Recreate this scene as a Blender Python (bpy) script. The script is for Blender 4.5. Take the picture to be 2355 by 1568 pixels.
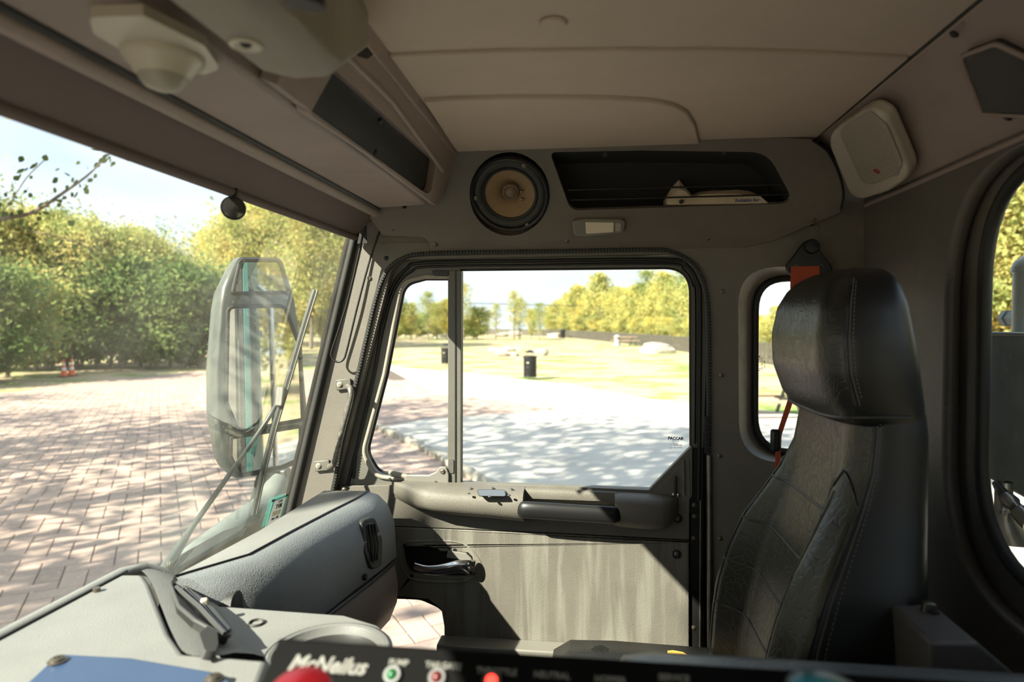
import bpy, bmesh, math, random
from mathutils import Vector, Matrix
from mathutils.geometry import tessellate_polygon
for o in list(bpy.data.objects): bpy.data.objects.remove(o)
S = bpy.context.scene
COL = S.collection
V = Vector
random.seed(7)

# ------------------------------------------------------------------ camera
EYE = V((0.0, 0.0, 2.3))
FPX = 1500.0
TH = math.atan(185/1500); PH = math.atan(39/math.hypot(1500, 185))
FW = V((-math.sin(TH)*math.cos(PH), math.cos(TH)*math.cos(PH), -math.sin(PH)))
RT = V((math.cos(TH), math.sin(TH), 0))
UP = V((-math.sin(TH)*math.sin(PH), math.cos(TH)*math.sin(PH), math.cos(PH)))
cam = bpy.data.cameras.new('camera'); cam_o = bpy.data.objects.new('camera', cam); COL.objects.link(cam_o)
cam.sensor_width = 36; cam.lens = FPX/2355*36; cam.clip_start = 0.02; cam.clip_end = 2000
m = Matrix((RT, UP, -FW)).transposed().to_4x4(); m.translation = EYE
cam_o.matrix_world = m
cam.dof.use_dof = True; cam.dof.focus_distance = 1.75; cam.dof.aperture_fstop = 3.0
S.camera = cam_o

# ------------------------------------------------------------------ light and exposure
SUN_DIR = V((1.0, 1.05, -1.05)).normalized()
sun = bpy.data.lights.new('sun', 'SUN'); sun.energy = 16.0; sun.angle = math.radians(0.55); sun.color = (1.0, 0.92, 0.79)
sun_o = bpy.data.objects.new('sun', sun); COL.objects.link(sun_o)
sun_o.rotation_euler = SUN_DIR.to_track_quat('-Z', 'Y').to_euler(); sun_o.location = (-20, -20, 30)
S.view_settings.view_transform = 'Standard'; S.view_settings.look = 'None'
S.view_settings.exposure = 0.0; S.view_settings.gamma = 1.0; S.view_settings.use_curve_mapping = False
w = bpy.data.worlds.new('sky'); S.world = w; w.use_nodes = True
nt = w.node_tree; nt.nodes.clear()
N = nt.nodes.new
out = N('ShaderNodeOutputWorld'); bg = N('ShaderNodeBackground')
tc = N('ShaderNodeTexCoord'); sep = N('ShaderNodeSeparateXYZ')
ramp = N('ShaderNodeValToRGB'); ramp.color_ramp.elements[0].position = 0.0; ramp.color_ramp.elements[0].color = (0.86, 0.93, 1.0, 1)
ramp.color_ramp.elements[1].position = 0.9; ramp.color_ramp.elements[1].color = (0.16, 0.36, 0.8, 1)
e = ramp.color_ramp.elements.new(0.28); e.color = (0.55, 0.75, 1.0, 1)
noi = N('ShaderNodeTexNoise'); noi.inputs['Scale'].default_value = 2.2; noi.inputs['Detail'].default_value = 6
mp = N('ShaderNodeMapping'); mp.inputs['Scale'].default_value = (1, 1, 3.5)
cr = N('ShaderNodeValToRGB'); cr.color_ramp.elements[0].position = 0.36; cr.color_ramp.elements[1].position = 0.62
mx = N('ShaderNodeMixRGB'); mx.inputs['Color2'].default_value = (0.95, 0.97, 1.0, 1)
L = nt.links.new
L(tc.outputs['Generated'], sep.inputs[0]); L(sep.outputs['Z'], ramp.inputs[0])
L(tc.outputs['Generated'], mp.inputs[0]); L(mp.outputs[0], noi.inputs['Vector']); L(noi.outputs[0], cr.inputs[0])
L(cr.outputs[0], mx.inputs['Fac']); L(ramp.outputs[0], mx.inputs['Color1']); L(mx.outputs[0], bg.inputs['Color'])
bg.inputs['Strength'].default_value = 1.3
L(bg.outputs[0], out.inputs[0])
try:
    S.cycles.use_denoising = True
    S.cycles.diffuse_bounces = 6; S.cycles.transparent_max_bounces = 24; S.cycles.max_bounces = 14
    S.cycles.sample_clamp_indirect = 6.0
except Exception: pass

# ------------------------------------------------------------------ projection helpers (pixel of the photograph -> point on a real plane)
def ray(px, py):
    return FW + RT*((px-1177.5)/FPX) + UP*((784-py)/FPX)
def hit(px, py, p0, n):
    d = ray(px, py); return EYE + d*((V(p0)-EYE).dot(V(n))/d.dot(V(n)))
def PY(px, py, y): return hit(px, py, (0, y, 0), (0, 1, 0))
def PX(px, py, x): return hit(px, py, (x, 0, 0), (1, 0, 0))
def PZ(px, py, z): return hit(px, py, (0, 0, z), (0, 0, 1))
def topx(p):
    d = V(p)-EYE; k = d.dot(FW)
    if k <= 0.01: return (-9999, -9999)
    return (1177.5+FPX*d.dot(RT)/k, 784-FPX*d.dot(UP)/k)

# ------------------------------------------------------------------ materials
MATS = {}
def mat(name, col, rough=0.6, metal=0.0, spec=0.5, bump=None, var=0.0, varscale=6.0, coat=0.0, streak=None, emit=None):
    """bump=(kind, scale, strength); var = slow colour variation; streak=(colour, amount, (sx,sy,sz))"""
    if name in MATS: return MATS[name]
    m = bpy.data.materials.new(name); m.use_nodes = True; t = m.node_tree; b = t.nodes['Principled BSDF']
    n = t.nodes.new; l = t.links.new
    b.inputs['Base Color'].default_value = (*col, 1); b.inputs['Roughness'].default_value = rough
    b.inputs['Metallic'].default_value = metal; b.inputs['Specular IOR Level'].default_value = spec
    b.inputs['Coat Weight'].default_value = coat
    g = n('ShaderNodeNewGeometry'); csock = None
    if var or streak:
        rgb = n('ShaderNodeRGB'); rgb.outputs[0].default_value = (*col, 1); csock = rgb.outputs[0]
    if var:
        no = n('ShaderNodeTexNoise'); no.inputs['Scale'].default_value = varscale; no.inputs['Detail'].default_value = 8; no.inputs['Roughness'].default_value = 0.65
        l(g.outputs['Position'], no.inputs['Vector'])
        mr = n('ShaderNodeMapRange'); mr.inputs['From Min'].default_value = 0.3; mr.inputs['From Max'].default_value = 0.7
        mr.inputs['To Min'].default_value = 1-var; mr.inputs['To Max'].default_value = 1+var; l(no.outputs[0], mr.inputs[0])
        mm = n('ShaderNodeVectorMath'); mm.operation = 'SCALE'; l(csock, mm.inputs[0]); l(mr.outputs[0], mm.inputs['Scale']); csock = mm.outputs[0]
    if streak:
        sc, am, sv = streak
        mpn = n('ShaderNodeMapping'); mpn.inputs['Scale'].default_value = sv; l(g.outputs['Position'], mpn.inputs[0])
        no = n('ShaderNodeTexNoise'); no.inputs['Scale'].default_value = 1.0; no.inputs['Detail'].default_value = 5; no.inputs['Distortion'].default_value = 0.4
        l(mpn.outputs[0], no.inputs['Vector'])
        rr = n('ShaderNodeValToRGB'); rr.color_ramp.elements[0].position = 0.47; rr.color_ramp.elements[1].position = 0.6; l(no.outputs[0], rr.inputs[0])
        mu = n('ShaderNodeMath'); mu.operation = 'MULTIPLY'; mu.inputs[1].default_value = am; l(rr.outputs[0], mu.inputs[0])
        mxx = n('ShaderNodeMixRGB'); mxx.inputs['Color2'].default_value = (*sc, 1); l(mu.outputs[0], mxx.inputs['Fac']); l(csock, mxx.inputs['Color1']); csock = mxx.outputs[0]
    if csock is not None: l(csock, b.inputs['Base Color'])
    if bump:
        kind, scale, st = bump
        if kind == 'grain':
            tx = n('ShaderNodeTexVoronoi'); tx.feature = 'DISTANCE_TO_EDGE'; tx.inputs['Scale'].default_value = scale; o = tx.outputs['Distance']
        elif kind == 'crease':
            tx = n('ShaderNodeTexVoronoi'); tx.feature = 'DISTANCE_TO_EDGE'; tx.inputs['Scale'].default_value = scale
            nd = n('ShaderNodeTexNoise'); nd.inputs['Scale'].default_value = 9; l(g.outputs['Position'], nd.inputs['Vector'])
            ad = n('ShaderNodeVectorMath'); ad.operation = 'MULTIPLY_ADD'; ad.inputs[1].default_value = (0.12, 0.12, 0.12)
            l(nd.outputs['Color'], ad.inputs[0]); l(g.outputs['Position'], ad.inputs[2])
            mq = n('ShaderNodeMapping'); mq.inputs['Scale'].default_value = (1, 1, 0.55); l(ad.outputs[0], mq.inputs[0]); l(mq.outputs[0], tx.inputs['Vector'])
            sm = n('ShaderNodeMapRange'); sm.inputs['From Max'].default_value = 0.09; l(tx.outputs['Distance'], sm.inputs[0]); o = sm.outputs[0]
        else:
            tx = n('ShaderNodeTexNoise'); tx.inputs['Scale'].default_value = scale; tx.inputs['Detail'].default_value = 6; o = tx.outputs[0]
        if kind != 'crease': l(g.outputs['Position'], tx.inputs['Vector'])
        bu = n('ShaderNodeBump'); bu.inputs['Strength'].default_value = st; bu.inputs['Distance'].default_value = 0.002
        l(o, bu.inputs['Height']); l(bu.outputs[0], b.inputs['Normal'])
    if emit:
        b.inputs['Emission Color'].default_value = (*emit[0], 1); b.inputs['Emission Strength'].default_value = emit[1]
    MATS[name] = m; return m

G = ('grain', 330, 0.35)
M_ceil = mat('headliner', (0.53, 0.44, 0.355), 0.85, bump=('noise', 160, 0.15), var=0.08, varscale=3)
M_head = mat('header_vinyl', (0.30, 0.235, 0.205), 0.5, bump=G, var=0.12)
M_side = mat('overhead_vinyl', (0.165, 0.145, 0.122), 0.52, bump=G, var=0.12, varscale=5)
M_trim = mat('pillar_vinyl', (0.155, 0.14, 0.115), 0.52, bump=G, var=0.10)
M_rear = mat('rear_vinyl', (0.12, 0.11, 0.095), 0.45, bump=('grain', 240, 0.4), var=0.12)
M_door = mat('door_vinyl', (0.15, 0.137, 0.112), 0.55, bump=('grain', 260, 0.45), var=0.12, varscale=9)
M_doorlow = mat('door_vinyl_streaked', (0.145, 0.132, 0.108), 0.55, bump=('grain', 260, 0.45), var=0.12, varscale=9, streak=((0.25, 0.24, 0.20), 0.6, (26, 26, 2.2)))
M_dash = mat('dash_vinyl', (0.24, 0.24, 0.225), 0.5, bump=('grain', 300, 0.3), var=0.08)
M_dashface = mat('dash_face_vinyl', (0.24, 0.255, 0.26), 0.5, bump=('grain', 240, 0.45), var=0.10)
M_kick = mat('kick_vinyl', (0.16, 0.125, 0.105), 0.55, bump=('grain', 240, 0.45))
M_frame = mat('door_frame_paint', (0.13, 0.125, 0.105), 0.45, bump=('noise', 300, 0.1), var=0.15)
M_rubber = mat('black_rubber', (0.018, 0.018, 0.016), 0.6, bump=('noise', 200, 0.1))
M_gasket = mat('weathered_gasket', (0.30, 0.275, 0.22), 0.5, var=0.2, varscale=20)
M_black = mat('black_plastic', (0.012, 0.012, 0.012), 0.4, bump=('noise', 250, 0.08))
M_dark = mat('dark_plastic', (0.035, 0.034, 0.03), 0.5, bump=G)
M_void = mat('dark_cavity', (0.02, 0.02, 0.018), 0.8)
M_chrome = mat('chrome', (0.72, 0.72, 0.72), 0.14, metal=1.0)
M_steel = mat('brushed_steel', (0.27, 0.26, 0.235), 0.5, metal=1.0, var=0.2, varscale=30)
M_screw = mat('screw_metal', (0.20, 0.17, 0.13), 0.4, metal=0.8)
M_leather = mat('black_leather', (0.014, 0.014, 0.013), 0.36, spec=0.55, bump=('crease', 75, 0.2))
M_leather2 = mat('black_leather_smooth', (0.010, 0.010, 0.010), 0.42, spec=0.5, bump=('noise', 120, 0.12))
M_stitch = mat('stitch_thread', (0.10, 0.095, 0.085), 0.7)
M_cone = mat('speaker_cone_paper', (0.30, 0.20, 0.105), 0.7, var=0.1, varscale=30)
M_cap = mat('speaker_cap', (0.22, 0.16, 0.11), 0.4)
M_white = mat('aged_white_plastic', (0.52, 0.47, 0.38), 0.35, var=0.06)
M_grille = mat('grille_plastic', (0.34, 0.31, 0.25), 0.4)
M_lens = mat('lamp_lens', (0.75, 0.66, 0.52), 0.25, spec=0.7, bump=('noise', 220, 0.5))
M_greyp = mat('grey_plastic', (0.20, 0.19, 0.165), 0.4)
M_orange = mat('orange_webbing', (0.42, 0.07, 0.025), 0.6, bump=('noise', 400, 0.3))
M_bag = mat('paper_bag', (0.55, 0.46, 0.34), 0.7, bump=('noise', 18, 1.0), var=0.15, varscale=25)
M_blueink = mat('blue_ink', (0.03, 0.06, 0.28), 0.6)
M_bluepl = mat('blue_cover_plate', (0.042, 0.075, 0.15), 0.4, var=0.1)
M_red = mat('red_button', (0.17, 0.004, 0.008), 0.35)
M_led = mat('red_led', (0.9, 0.02, 0.02), 0.3, emit=((1, 0.03, 0.02), 6))
M_letter = mat('grey_lettering', (0.19, 0.185, 0.165), 0.5)
M_inkblk = mat('black_ink', (0.01, 0.01, 0.01), 0.5)
M_foam = mat('yellow_foam', (0.75, 0.42, 0.07), 0.9, bump=('noise', 90, 0.8))
M_green = mat('teal_truck_paint', (0.008, 0.075, 0.066), 0.5)
M_whitep = mat('white_truck_paint', (0.6, 0.6, 0.57), 0.35)
M_mhouse = mat('mirror_housing', (0.085, 0.095, 0.085), 0.3, spec=0.7, var=0.25, varscale=14)
M_mglass = mat('mirror_glass', (0.86, 0.88, 0.86), 0.02, metal=1.0)
M_fabric = mat('visor_fabric', (0.15, 0.115, 0.105), 0.85, bump=('noise', 350, 0.2))
M_tank = mat('tank_paint', (0.26, 0.30, 0.31), 0.55, var=0.3, varscale=5, bump=('noise', 40, 0.15))
M_tank2 = mat('pale_filter_paint', (0.40, 0.43, 0.38), 0.4, var=0.1)
M_teal = mat('teal_lid', (0.02, 0.33, 0.42), 0.3)
M_alu = mat('aluminium', (0.55, 0.55, 0.55), 0.3, metal=1.0)
M_padsky = mat('armrest_pad', (0.10, 0.115, 0.13), 0.32, bump=('grain', 300, 0.3))  # bluish base colour stands in for skylight on the pad
M_redem = mat('red_emblem', (0.30, 0.03, 0.02), 0.35)
M_stick = mat('sticker_white', (0.85, 0.86, 0.82), 0.5)
M_stickteal = mat('sticker_teal', (0.08, 0.48, 0.40), 0.5)
M_sticktan = mat('sticker_tan', (0.48, 0.43, 0.30), 0.5)

def glass_mat(name, dust, tint=(0.97, 1.0, 0.985), scale=9.0, dustcol=(0.75, 0.72, 0.62)):
    m = bpy.data.materials.new(name); m.use_nodes = True; t = m.node_tree; t.nodes.clear(); n = t.nodes.new; l = t.links.new
    o = n('ShaderNodeOutputMaterial'); tr = n('ShaderNodeBsdfTransparent'); tr.inputs[0].default_value = (*tint, 1)
    gl = n('ShaderNodeBsdfGlossy'); gl.inputs['Roughness'].default_value = 0.01
    lw = n('ShaderNodeLayerWeight'); lw.inputs['Blend'].default_value = 0.12
    mi = n('ShaderNodeMath'); mi.operation = 'MULTIPLY'; mi.inputs[1].default_value = 0.28; l(lw.outputs['Fresnel'], mi.inputs[0])
    m1 = n('ShaderNodeMixShader'); l(mi.outputs[0], m1.inputs[0]); l(tr.outputs[0], m1.inputs[1]); l(gl.outputs[0], m1.inputs[2])
    tl = n('ShaderNodeBsdfTranslucent'); tl.inputs[0].default_value = (*dustcol, 1)
    df = n('ShaderNodeBsdfDiffuse'); df.inputs[0].default_value = (*dustcol, 1)
    md = n('ShaderNodeMixShader'); md.inputs[0].default_value = 0.5; l(tl.outputs[0], md.inputs[1]); l(df.outputs[0], md.inputs[2])
    g = n('ShaderNodeNewGeometry'); no = n('ShaderNodeTexNoise'); no.inputs['Scale'].default_value = scale; no.inputs['Detail'].default_value = 8
    l(g.outputs['Position'], no.inputs['Vector'])
    mr = n('ShaderNodeMapRange'); mr.inputs['From Min'].default_value = 0.35; mr.inputs['From Max'].default_value = 0.75
    mr.inputs['To Min'].default_value = dust*0.6; mr.inputs['To Max'].default_value = dust*1.6; l(no.outputs[0], mr.inputs[0])
    no2 = n('ShaderNodeTexNoise'); no2.inputs['Scale'].default_value = 260; l(g.outputs['Position'], no2.inputs['Vector'])
    r2 = n('ShaderNodeMapRange'); r2.inputs['From Min'].default_value = 0.70; r2.inputs['From Max'].default_value = 0.76; r2.inputs['To Max'].default_value = 0.35; l(no2.outputs[0], r2.inputs[0])
    ad = n('ShaderNodeMath'); ad.operation = 'ADD'; l(mr.outputs[0], ad.inputs[0]); l(r2.outputs[0], ad.inputs[1])
    m2 = n('ShaderNodeMixShader'); l(ad.outputs[0], m2.inputs[0]); l(m1.outputs[0], m2.inputs[1]); l(md.outputs[0], m2.inputs[2])
    l(m2.outputs[0], o.inputs[0]); return m
M_wind = glass_mat('windshield_glass', 0.022)
M_pane = glass_mat('door_glass', 0.012, scale=30)
M_rpane = glass_mat('rear_glass', 0.02, scale=14)

def leaf_mat(name, cols, trans=0.4):
    m = bpy.data.materials.new(name); m.use_nodes = True; t = m.node_tree; t.nodes.clear(); n = t.nodes.new; l = t.links.new
    o = n('ShaderNodeOutputMaterial'); g = n('ShaderNodeNewGeometry')
    r = n('ShaderNodeValToRGB'); r.color_ramp.interpolation = 'LINEAR'
    els = r.color_ramp.elements; els[0].position = 0; els[0].color = (*cols[0], 1); els[1].position = 1; els[1].color = (*cols[-1], 1)
    for i, c in enumerate(cols[1:-1]): x = els.new((i+1)/(len(cols)-1)); x.color = (*c, 1)
    no = n('ShaderNodeTexNoise'); no.inputs['Scale'].default_value = 0.5; l(g.outputs['Position'], no.inputs['Vector'])
    ad = n('ShaderNodeMath'); ad.operation = 'MULTIPLY_ADD'; ad.inputs[1].default_value = 0.45; l(g.outputs['Random Per Island'], ad.inputs[0])
    mr = n('ShaderNodeMapRange'); mr.inputs['From Min'].default_value = 0.35; mr.inputs['From Max'].default_value = 0.65; mr.inputs['To Max'].default_value = 0.55; l(no.outputs[0], mr.inputs[0])
    l(mr.outputs[0], ad.inputs[2]); l(ad.outputs[0], r.inputs[0])
    d = n('ShaderNodeBsdfDiffuse'); tl = n('ShaderNodeBsdfTranslucent'); l(r.outputs[0], d.inputs[0]); l(r.outputs[0], tl.inputs[0])
    mx = n('ShaderNodeMixShader'); mx.inputs[0].default_value = trans; l(d.outputs[0], mx.inputs[1]); l(tl.outputs[0], mx.inputs[2])
    l(mx.outputs[0], o.inputs[0]); return m
M_leafG = leaf_mat('green_leaves', [(0.16, 0.22, 0.07), (0.27, 0.34, 0.11), (0.42, 0.42, 0.14), (0.55, 0.48, 0.2)])
M_leafY = leaf_mat('yellow_leaves', [(0.24, 0.29, 0.11), (0.44, 0.45, 0.17), (0.62, 0.56, 0.19), (0.74, 0.56, 0.13)])
M_leafM = leaf_mat('mixed_leaves', [(0.24, 0.31, 0.11), (0.42, 0.45, 0.16), (0.60, 0.54, 0.2), (0.68, 0.50, 0.18)])
M_leafD = leaf_mat('dark_leaves', [(0.07, 0.11, 0.04), (0.12, 0.19, 0.06), (0.2, 0.26, 0.09), (0.3, 0.3, 0.12)])
M_bark = mat('bark', (0.20, 0.16, 0.12), 0.9, bump=('noise', 12, 0.8), var=0.2)

# ------------------------------------------------------------------ object helpers
def wloc(o):
    p = V((0, 0, 0))
    while o is not None: p += o.location; o = o.parent
    return p
def tag(o, label=None, cat=None, group=None, kind=None):
    if label: o['label'] = label
    if cat: o['category'] = cat
    if group: o['group'] = group
    if kind: o['kind'] = kind
    return o
def empty(name, loc, label=None, cat=None, group=None, kind=None, parent=None):
    o = bpy.data.objects.new(name, None); COL.objects.link(o); o.parent = parent; o.location = V(loc)-wloc(parent)
    o.empty_display_size = 0.05
    return tag(o, label, cat, group, kind)
def mesh(name, verts, faces, m, parent=None, loc=None, bevel=0, seg=2, smooth=40, ang=35):
    base = V(loc) if loc is not None else (wloc(parent) if parent else V((0, 0, 0)))
    me = bpy.data.meshes.new(name); me.from_pydata([tuple(V(v)-base) for v in verts], [], faces)
    bm = bmesh.new(); bm.from_mesh(me); bmesh.ops.remove_doubles(bm, verts=bm.verts, dist=1e-6); bmesh.ops.recalc_face_normals(bm, faces=bm.faces)
    bm.to_mesh(me); bm.free()
    me.materials.append(m)
    if smooth: 
        me.shade_smooth(); me.set_sharp_from_angle(angle=math.radians(smooth))
    o = bpy.data.objects.new(name, me); COL.objects.link(o); o.parent = parent; o.location = base-wloc(parent)
    if bevel:
        b = o.modifiers.new('edge', 'BEVEL'); b.width = bevel; b.segments = seg; b.limit_method = 'ANGLE'; b.angle_limit = math.radians(ang); b.harden_normals = False
    return o
def join_geo(parts):
    vs, fs = [], []
    for v, f in parts:
        k = len(vs); vs += list(v); fs += [tuple(i+k for i in q) for q in f]
    return vs, fs
def g_prism(loops, d):
    d = V(d); loops = [[V(p) for p in l] for l in loops]
    flat = [p for l in loops for p in l]; n = len(flat)
    tris = [tuple(t) for t in tessellate_polygon(loops)] if len(loops) > 1 else [tuple(range(n))]
    vs = flat+[p+d for p in flat]; fs = tris+[tuple(i+n for i in t[::-1]) for t in tris]
    k = 0
    for l in loops:
        c = len(l)
        for i in range(c):
            a, b = k+i, k+(i+1) % c; fs.append((a, b, b+n, a+n))
        k += c
    return vs, fs
def prism(name, loops, d, m, parent=None, bevel=0.003, **k):
    v, f = g_prism(loops, d); return mesh(name, v, f, m, parent, bevel=bevel, **k)
def rnd(pts, seg=6):
    """pts: (x, y[, radius]) -> outline with rounded corners"""
    out = []; n = len(pts)
    for i in range(n):
        p = V(pts[i][:2]); r = pts[i][2] if len(pts[i]) > 2 else 0
        if not r: out.append((p.x, p.y)); continue
        a = V(pts[i-1][:2])-p; b = V(pts[(i+1) % n][:2])-p
        ang = a.angle(b); t = min(r/math.tan(ang/2), a.length*0.49, b.length*0.49)
        p0 = p+a.normalized()*t; p1 = p+b.normalized()*t
        for s in range(seg+1):
            u = s/seg; q = p0*(1-u)**2+p*2*u*(1-u)+p1*u*u; out.append((q.x, q.y))
    return out
def loopY(pts, y, seg=6): return [PY(a, b, y) for a, b in rnd(pts, seg)]
def rect(x0, y0, x1, y1, r): return [(x0, y0, r), (x1, y0, r), (x1, y1, r), (x0, y1, r)]
def g_loft(secs, cap=True, closed=True):
    n = len(secs[0]); vs = [V(p) for s in secs for p in s]; fs = []
    for i in range(len(secs)-1):
        for j in range(n if closed else n-1):
            a = i*n+j; b = i*n+(j+1) % n; fs.append((a, b, b+n, a+n))
    if cap: fs.append(tuple(range(n))); fs.append(tuple(range((len(secs)-1)*n, len(secs)*n))[::-1])
    return vs, fs
def loft(name, secs, m, parent=None, **k):
    v, f = g_loft(secs); return mesh(name, v, f, m, parent, **k)
def ext_y(name, prof, y0, y1, m, parent=None, bevel=0.004, **k):
    v, f = g_prism([[V((x, y0, z)) for x, z in prof]], (0, y1-y0, 0)); return mesh(name, v, f, m, parent, bevel=bevel, **k)
def g_box(c, s, rot=None):
    c = V(c); vs = [V((x*s[0]/2, y*s[1]/2, z*s[2]/2)) for x in (-1, 1) for y in (-1, 1) for z in (-1, 1)]
    if rot is not None: vs = [rot @ v for v in vs]
    vs = [v+c for v in vs]
    return vs, [(0, 1, 3, 2), (4, 6, 7, 5), (0, 4, 5, 1), (2, 3, 7, 6), (0, 2, 6, 4), (1, 5, 7, 3)]
def box(name, c, s, m, parent=None, rot=None, bevel=0.003, **k):
    v, f = g_box(c, s, rot); return mesh(name, v, f, m, parent, bevel=bevel, **k)
def g_tube(path, r, seg=8, closed=False, flat=None):
    path = [V(p) for p in path]; n = len(path); rs = r if isinstance(r, (list, tuple)) else [r]*n
    secs = []; up = None
    for i, p in enumerate(path):
        if closed: t = (path[(i+1) % n]-path[i-1]).normalized()
        else: t = (path[min(i+1, n-1)]-path[max(i-1, 0)]).normalized()
        if up is None: up = t.orthogonal().normalized() if flat is None else V(flat[0])
        if flat is not None: up = V(flat[0])
        up = (up-t*up.dot(t)).normalized(); s = t.cross(up)
        kx, ky = (1, 1) if flat is None else flat[1]
        secs.append([p+(up*math.cos(a)*kx+s*math.sin(a)*ky)*rs[i] for a in [2*math.pi*j/seg for j in range(seg)]])
    if closed: secs.append(secs[0]); return g_loft(secs, cap=False)
    return g_loft(secs)
def tube(name, path, r, m, parent=None, seg=8, closed=False, flat=None, **k):
    v, f = g_tube(path, r, seg, closed, flat); return mesh(name, v, f, m, parent, smooth=60, **k)
def spline(pts, n=8):
    """Catmull-Rom through 3-D points"""
    P = [V(p) for p in pts]; P = [P[0]*2-P[1]]+P+[P[-1]*2-P[-2]]; o = []
    for i in range(1, len(P)-2):
        for s in range(n):
            t = s/n; a, b, c, d = P[i-1:i+3]
            o.append(0.5*((2*b)+(c-a)*t+(2*a-5*b+4*c-d)*t*t+(-a+3*b-3*c+d)*t**3))
    o.append(P[-2]); return o
def g_lathe(c, ax, prof, seg=24, sx=1.0):
    c = V(c); ax = V(ax).normalized(); u = ax.orthogonal().normalized() if abs(ax.z) > 0.95 else ax.cross(V((0, 0, 1))).normalized(); w = ax.cross(u)
    secs = [[c+ax*h+(u*math.cos(a)*sx+w*math.sin(a))*max(r, 1e-4) for a in [2*math.pi*j/seg for j in range(seg)]] for r, h in prof]
    return g_loft(secs, cap=False)
def lathe(name, c, ax, prof, m, parent=None, seg=24, sx=1.0, **k):
    v, f = g_lathe(c, ax, prof, seg, sx); return mesh(name, v, f, m, parent, **k)
def screw(c, n, r, parent, m=None, name='screw'):
    n = V(n).normalized(); u = n.orthogonal().normalized(); w = n.cross(u)
    v, f = g_lathe(c, n, [(r*1.25, 0), (r*1.25, r*.12), (r*.95, r*.2), (r*.9, r*.45), (r*.5, r*.62), (r*.3, r*.5), (0.0001, r*.3)], 12)
    rot = Matrix((u, w, n)).transposed()
    a = g_box(V(c)+n*r*.56, (r*1.0, r*.2, r*.2), rot); b = g_box(V(c)+n*r*.56, (r*.2, r*1.0, r*.2), rot)
    v, f = join_geo([(v, f), a, b]); return mesh(name, v, f, m or M_screw, parent, smooth=40)
def text(name, body, c, xd, yd, size, m, parent=None, italic=0.0, depth=0.0004, off=0.0):
    cu = bpy.data.curves.new(name, 'FONT'); cu.body = body; cu.size = size; cu.align_x = 'CENTER'; cu.align_y = 'CENTER'; cu.shear = italic; cu.extrude = depth; cu.offset = off
    cu.resolution_u = 3; cu.materials.append(m)
    t = bpy.data.objects.new(name, cu); COL.objects.link(t)
    xd = V(xd).normalized(); yd = V(yd).normalized(); z = xd.cross(yd).normalized()
    dg = bpy.context.evaluated_depsgraph_get(); me = bpy.data.meshes.new_from_object(t.evaluated_get(dg)); bpy.data.objects.remove(t)
    base = wloc(parent); c = V(c)
    vs = [c+xd*v.co.x+yd*v.co.y+z*v.co.z-base for v in me.vertices]
    for v, q in zip(me.vertices, vs): v.co = q
    me.name = name
    if not me.materials: me.materials.append(m)
    o = bpy.data.objects.new(name, me); COL.objects.link(o); o.parent = parent; return o
def dup(o, loc, label=None, rotz=None, scale=None, parent=None):
    def cp(x, p):
        c = x.copy(); COL.objects.link(c); c.parent = p
        for ch in x.children: cp(ch, c)
        return c
    r = cp(o, parent); r.location = loc
    if rotz is not None: r.rotation_euler = (0, 0, rotz)
    if scale is not None: r.scale = scale if hasattr(scale, '__len__') else (scale,)*3
    if label: r['label'] = label
    return r
def inpoly(x, y, P):
    c = False; n = len(P)
    for i in range(n):
        (x1, y1), (x2, y2) = P[i], P[i-1]
        if (y1 > y) != (y2 > y) and x < (x2-x1)*(y-y1)/(y2-y1)+x1: c = not c
    return c
#SECTION_SHELL
# ================================================================== GROUND
G_lawn = mat('lawn', (0.30, 0.33, 0.10), 0.95)
def lawn_mat():
    m = G_lawn; t = m.node_tree; n = t.nodes.new; l = t.links.new; b = t.nodes['Principled BSDF']; b.inputs['Specular IOR Level'].default_value = 0.1
    g = n('ShaderNodeNewGeometry'); mp_ = n('ShaderNodeMapping'); mp_.inputs['Scale'].default_value = (0.30, 0.42, 1); l(g.outputs['Position'], mp_.inputs[0])
    a = n('ShaderNodeTexNoise'); a.inputs['Scale'].default_value = 1; a.inputs['Detail'].default_value = 9; a.inputs['Roughness'].default_value = 0.7; l(mp_.outputs[0], a.inputs['Vector'])
    r = n('ShaderNodeValToRGB'); e = r.color_ramp.elements; e[0].position = 0.38; e[0].color = (0.15, 0.21, 0.06, 1); e[1].position = 0.51; e[1].color = (0.50, 0.385, 0.25, 1)
    x = e.new(0.445); x.color = (0.29, 0.33, 0.11, 1)
    l(a.outputs[0], r.inputs[0]); l(r.outputs[0], b.inputs['Base Color'])
lawn_mat()
M_conc = mat('pale_concrete', (0.56, 0.52, 0.45), 0.9, var=0.12, varscale=0.8, bump=('noise', 30, 0.2))
M_mortar = mat('paver_sand', (0.13, 0.10, 0.08), 0.95, bump=('noise', 60, 0.5))
M_paverfar = mat('distant_paving', (0.42, 0.30, 0.24), 0.9, var=0.15, varscale=1.5)
M_stone = mat('rough_stone', (0.40, 0.36, 0.29), 0.9, bump=('noise', 14, 1.0), var=0.3, varscale=5)
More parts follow.
